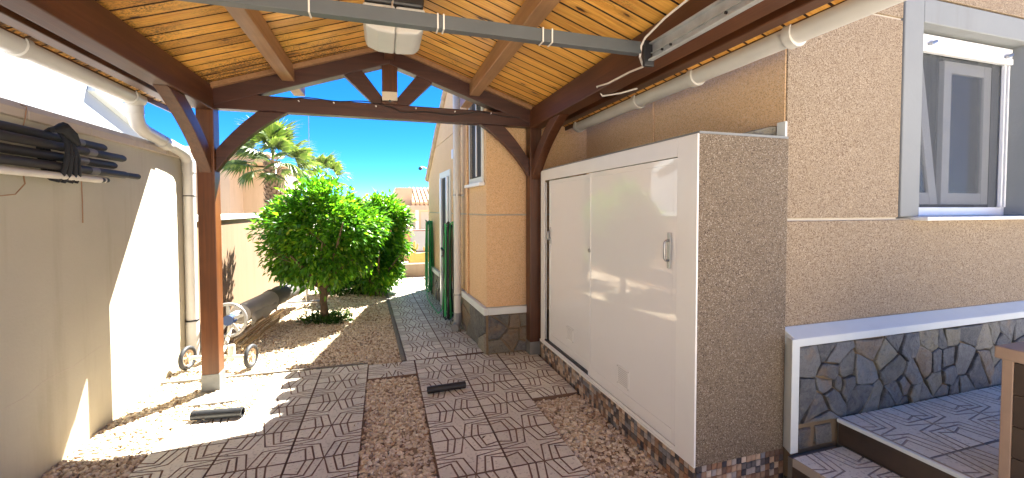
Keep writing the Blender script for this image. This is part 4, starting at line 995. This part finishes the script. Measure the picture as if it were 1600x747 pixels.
for i in range(24):
    az = i*2.399+rd.uniform(-.2, .2); el = R(80-i*4.3)+rd.uniform(-.10, .10)
    o = bpy.data.objects.new('frond', FR[i % 4]); COL.objects.link(o); o.parent = pm; o.location = PT-PB+Vector((0, 0, .03-.006*i))
    o.rotation_euler = (Matrix.Rotation(az, 3, 'Z') @ Matrix.Rotation(-el, 3, 'Y') @ Matrix.Rotation(rd.uniform(-.6, .6), 3, 'X')).to_euler(); s_ = rd.uniform(.85, 1.08); o.scale = (s_, s_, s_)
# second small palm crown peeping above the tree
P2 = Vector((-1.53, 12.0, 2.20))
pm2 = thing('palm_tree', 'smaller fan palm crown peeping over the orange tree', 'palm', (P2.x, P2.y, -.2))
MB().tube([(P2.x, P2.y, -.2), (P2.x, P2.y, 1.2), P2], [.14, .12, .10], 10).build('trunk', 'palm_bark', pm2, smooth=True)
for i in range(16):
    az = i*2.399; el = R(70-i*6.5)
    o = bpy.data.objects.new('frond', FR[i % 4]); COL.objects.link(o); o.parent = pm2; o.location = P2-Vector((P2.x, P2.y, -.2))
    o.rotation_euler = (Matrix.Rotation(az, 3, 'Z') @ Matrix.Rotation(-el, 3, 'Y') @ Matrix.Rotation(rd.uniform(-.5, .5), 3, 'X')).to_euler(); o.scale = (.7, .7, .7)

# ------------------------------------------------------------------ far things
lwl = thing('garden_wall', 'low pale wall at the end of the path', 'wall', (.5, 9.05, 0))
MB().box((-1.74, 9.0, -.3), (3, 9.16, .24)).build('wall', 'far_pave', lwl)
MB().box((-1.74, 8.98, .241), (3, 9.18, .275)).build('coping', 'white_trim', lwl, .004)
tag(MB().tube([(.30+.10*math.cos(a)-.02, 8.97, .04+.16*math.sin(a)) for a in [i*math.pi/10*.8 for i in range(11)]], .010, 6).build('hose_arc', 'black_rubber', None, smooth=True), 'short dark hose arc against the low pale wall', 'hose')
pt = thing('planter', 'orange rectangular planter standing on the low wall', 'planter', (.72, 9.08, .276))
MB().prism([(.50, .276), (.95, .276), (.96, .47), (.49, .47)], 'y', 9.0, 9.15).build('trough', 'planter_orange', pt, .006)
for i, xx in enumerate((.62, .88)):
    c = thing('cactus_ornament', ['yellow cactus-shaped ornament standing in the orange planter, the left one', 'yellow cactus-shaped ornament standing in the orange planter, the right one'][i], 'ornament', (xx, 9.08, .47))
    MB().tube([(xx, 9.08, .44), (xx, 9.08, .60), (xx+.005, 9.08, .72)], [.03, .035, .02], 8).tube([(xx, 9.08, .55), (xx+.06, 9.08, .56), (xx+.07, 9.08, .66)], [.02, .022, .015], 7).tube([(xx, 9.08, .52), (xx-.055, 9.08, .53), (xx-.06, 9.08, .60)], [.018, .02, .014], 7).build('stem', 'planter_orange', c, smooth=True)
# house down the slope
fh = thing('far_house', 'tan house with tiled roof and pergola beam beyond the low wall', 'building', (1.4, 17, -2))
MB().box((.46, 16, -2), (6, 20, 1.45)).build('lower_storey', 'far_house_tan', fh)
MB().box((.46, 17, 1.45), (1.10, 20, 2.25)).build('wall', 'far_house_tan', fh)
MB().box((.15, 15.6, 1.37), (6, 15.9, 1.53)).build('pergola_beam', 'far_house_tan', fh, .01)
for xx in (.80, 1.18, 2.2): MB().box((xx-.05, 15.6, .2), (xx+.05, 15.85, 1.369)).build('pergola_post', 'white_trim', fh)
for xx in (.50, .92, 1.35): MB().box((xx, 15.985, .55), (xx+.30, 15.999, 1.30)).build('window_opening', 'joint_light', fh)
rfo = MB().prism([(1.08, 2.33), (6, 2.33), (6, 2.27), (1.08, 2.27)], 'y', 18.95, 19.0).build('roof', 'roof_tile', fh)
for i in range(16):
    xx = 1.12+.16*i
    for j in range(7):
        y0 = 16.6+.34*j; z0 = 1.62+.10*j
        MB().tube([(xx, y0, z0), (xx, y0+.36, z0+.10)], [.075, .062], 8).build('roof_tile', 'roof_tile', rfo, smooth=True)
MB().prism([(16.55, 1.50), (19, 2.25), (19, 2.20), (16.55, 1.45)], 'x', 1.04, 6).build('roof_deck', 'roof_tile', rfo)
gw_ = thing('brick_house', 'pale brick parapet and pink rendered wall in the distance', 'building', (.8, 13, -2))
for j in range(7):
    z = .80+.052*j
    MB().box((.32, 13.0+.002*(j % 2), z), (.80, 13.4, z+.047)).build('brick_course', 'brick_pale', gw_)
MB().box((.30, 12.98, .74), (.84, 13.4, .799)).build('ledge', 'white_trim', gw_)
MB().box((.33, 13.05, -2), (.78, 13.4, .739)).build('wall', 'far_brick', gw_)
MB().box((.40, 13.02, -1), (.52, 13.05, .72)).build('door_post', 'brown_post', gw_)
MB().box((.785, 13.1, -2), (4, 13.4, .73)).build('wall', 'neighbour_white', gw_)
MB().box((.785, 13.08, .731), (4, 13.42, .76)).build('coping', 'maroon_band', gw_)
MB().box((.786, 13.07, -.02), (4, 13.099, .10)).build('band', 'maroon_band', gw_)
# tan house behind the palm
pb = thing('far_house', 'tan house with small tiled eave behind the fan palm', 'building', (-5, 15, -2))
MB().box((-7.5, 14.0, -2), (-4.25, 18, 2.95)).build('wall', 'far_house_tan', pb)
MB().box((-4.25, 15.2, -2), (-3.05, 18, 2.75)).build('wall', 'far_house_tan', pb)
r2 = MB().prism([(-7.6, 3.0), (-2.95, 2.76), (-2.95, 2.83), (-7.6, 3.3)], 'y', 13.85, 18).build('roof', 'roof_tile', pb)
for i in range(14):
    xx = -5.6+.2*i; MB().tube([(xx, 13.75, 3.06-.05*(xx+5.6)), (xx, 14.6, 3.2-.05*(xx+5.6))], .08, 8).build('roof_tile', 'roof_tile', r2, smooth=True)
MB().box((-5.0, 13.985, 1.2), (-4.6, 13.999, 1.9)).build('window', 'room_dark', pb)
# distant roofs and mast
specs = [(-3.2, -1.0, 42, 2.0, 'neighbour_white'), (-1.2, .9, 38, 1.9, 'far_brick'), (.6, 2.6, 44, 2.2, 'far_house_tan'), (-5.5, -3.0, 46, 2.4, 'far_house_tan')]
dn = ['white distant house low over the citrus trees', 'orange brick distant house right of the citrus tree', 'tan distant house partly behind the far house', 'tan distant house left behind the citrus crown']
for (xa, xb, yy, zt, mt), lb in zip(specs, dn):
    h = thing('distant_house', lb, 'building', ((xa+xb)/2, yy, -2)); MB().box((xa, yy, -2), (xb, yy+4, zt-.0)).build('wall', mt, h)
    MB().prism([(xa-.2, zt+.001), (xb+.2, zt+.001), ((xa+xb)/2, zt+.5)], 'y', yy-.2, yy+4).build('roof', 'roof_tile', h)
    for k in range(2): MB().box((xa+.5+.8*k, yy-.02, zt-1.0), (xa+.85+.8*k, yy-.001, zt-.4)).build('window', 'room_dark', h)
tag(MB().tube([(-3.05, 20, -2), (-3.05, 20, 5.9)], .018, 6).build('mast', 'steel', None), 'thin antenna mast standing behind the palm', 'mast')
# opposite house behind the viewer (seen only mirrored in the window)
oh = thing('opposite_house', 'plain cream house across the street behind the viewer', 'building', (2, -15, 0))
MB().box((-9, -17, -.1), (14, -13.5, 3.4)).build('wall', 'opposite_cream', oh)
MB().prism([(-17.4, 3.4), (-13.1, 3.4), (-15.2, 4.6)], 'x', -9.4, 14.4).build('roof', 'roof_tile', oh)
for k in range(6): MB().box((-7.2+3.3*k, -13.501, 1.0), (-6.1+3.3*k, -13.48, 2.3)).build('window', 'room_dark', oh)
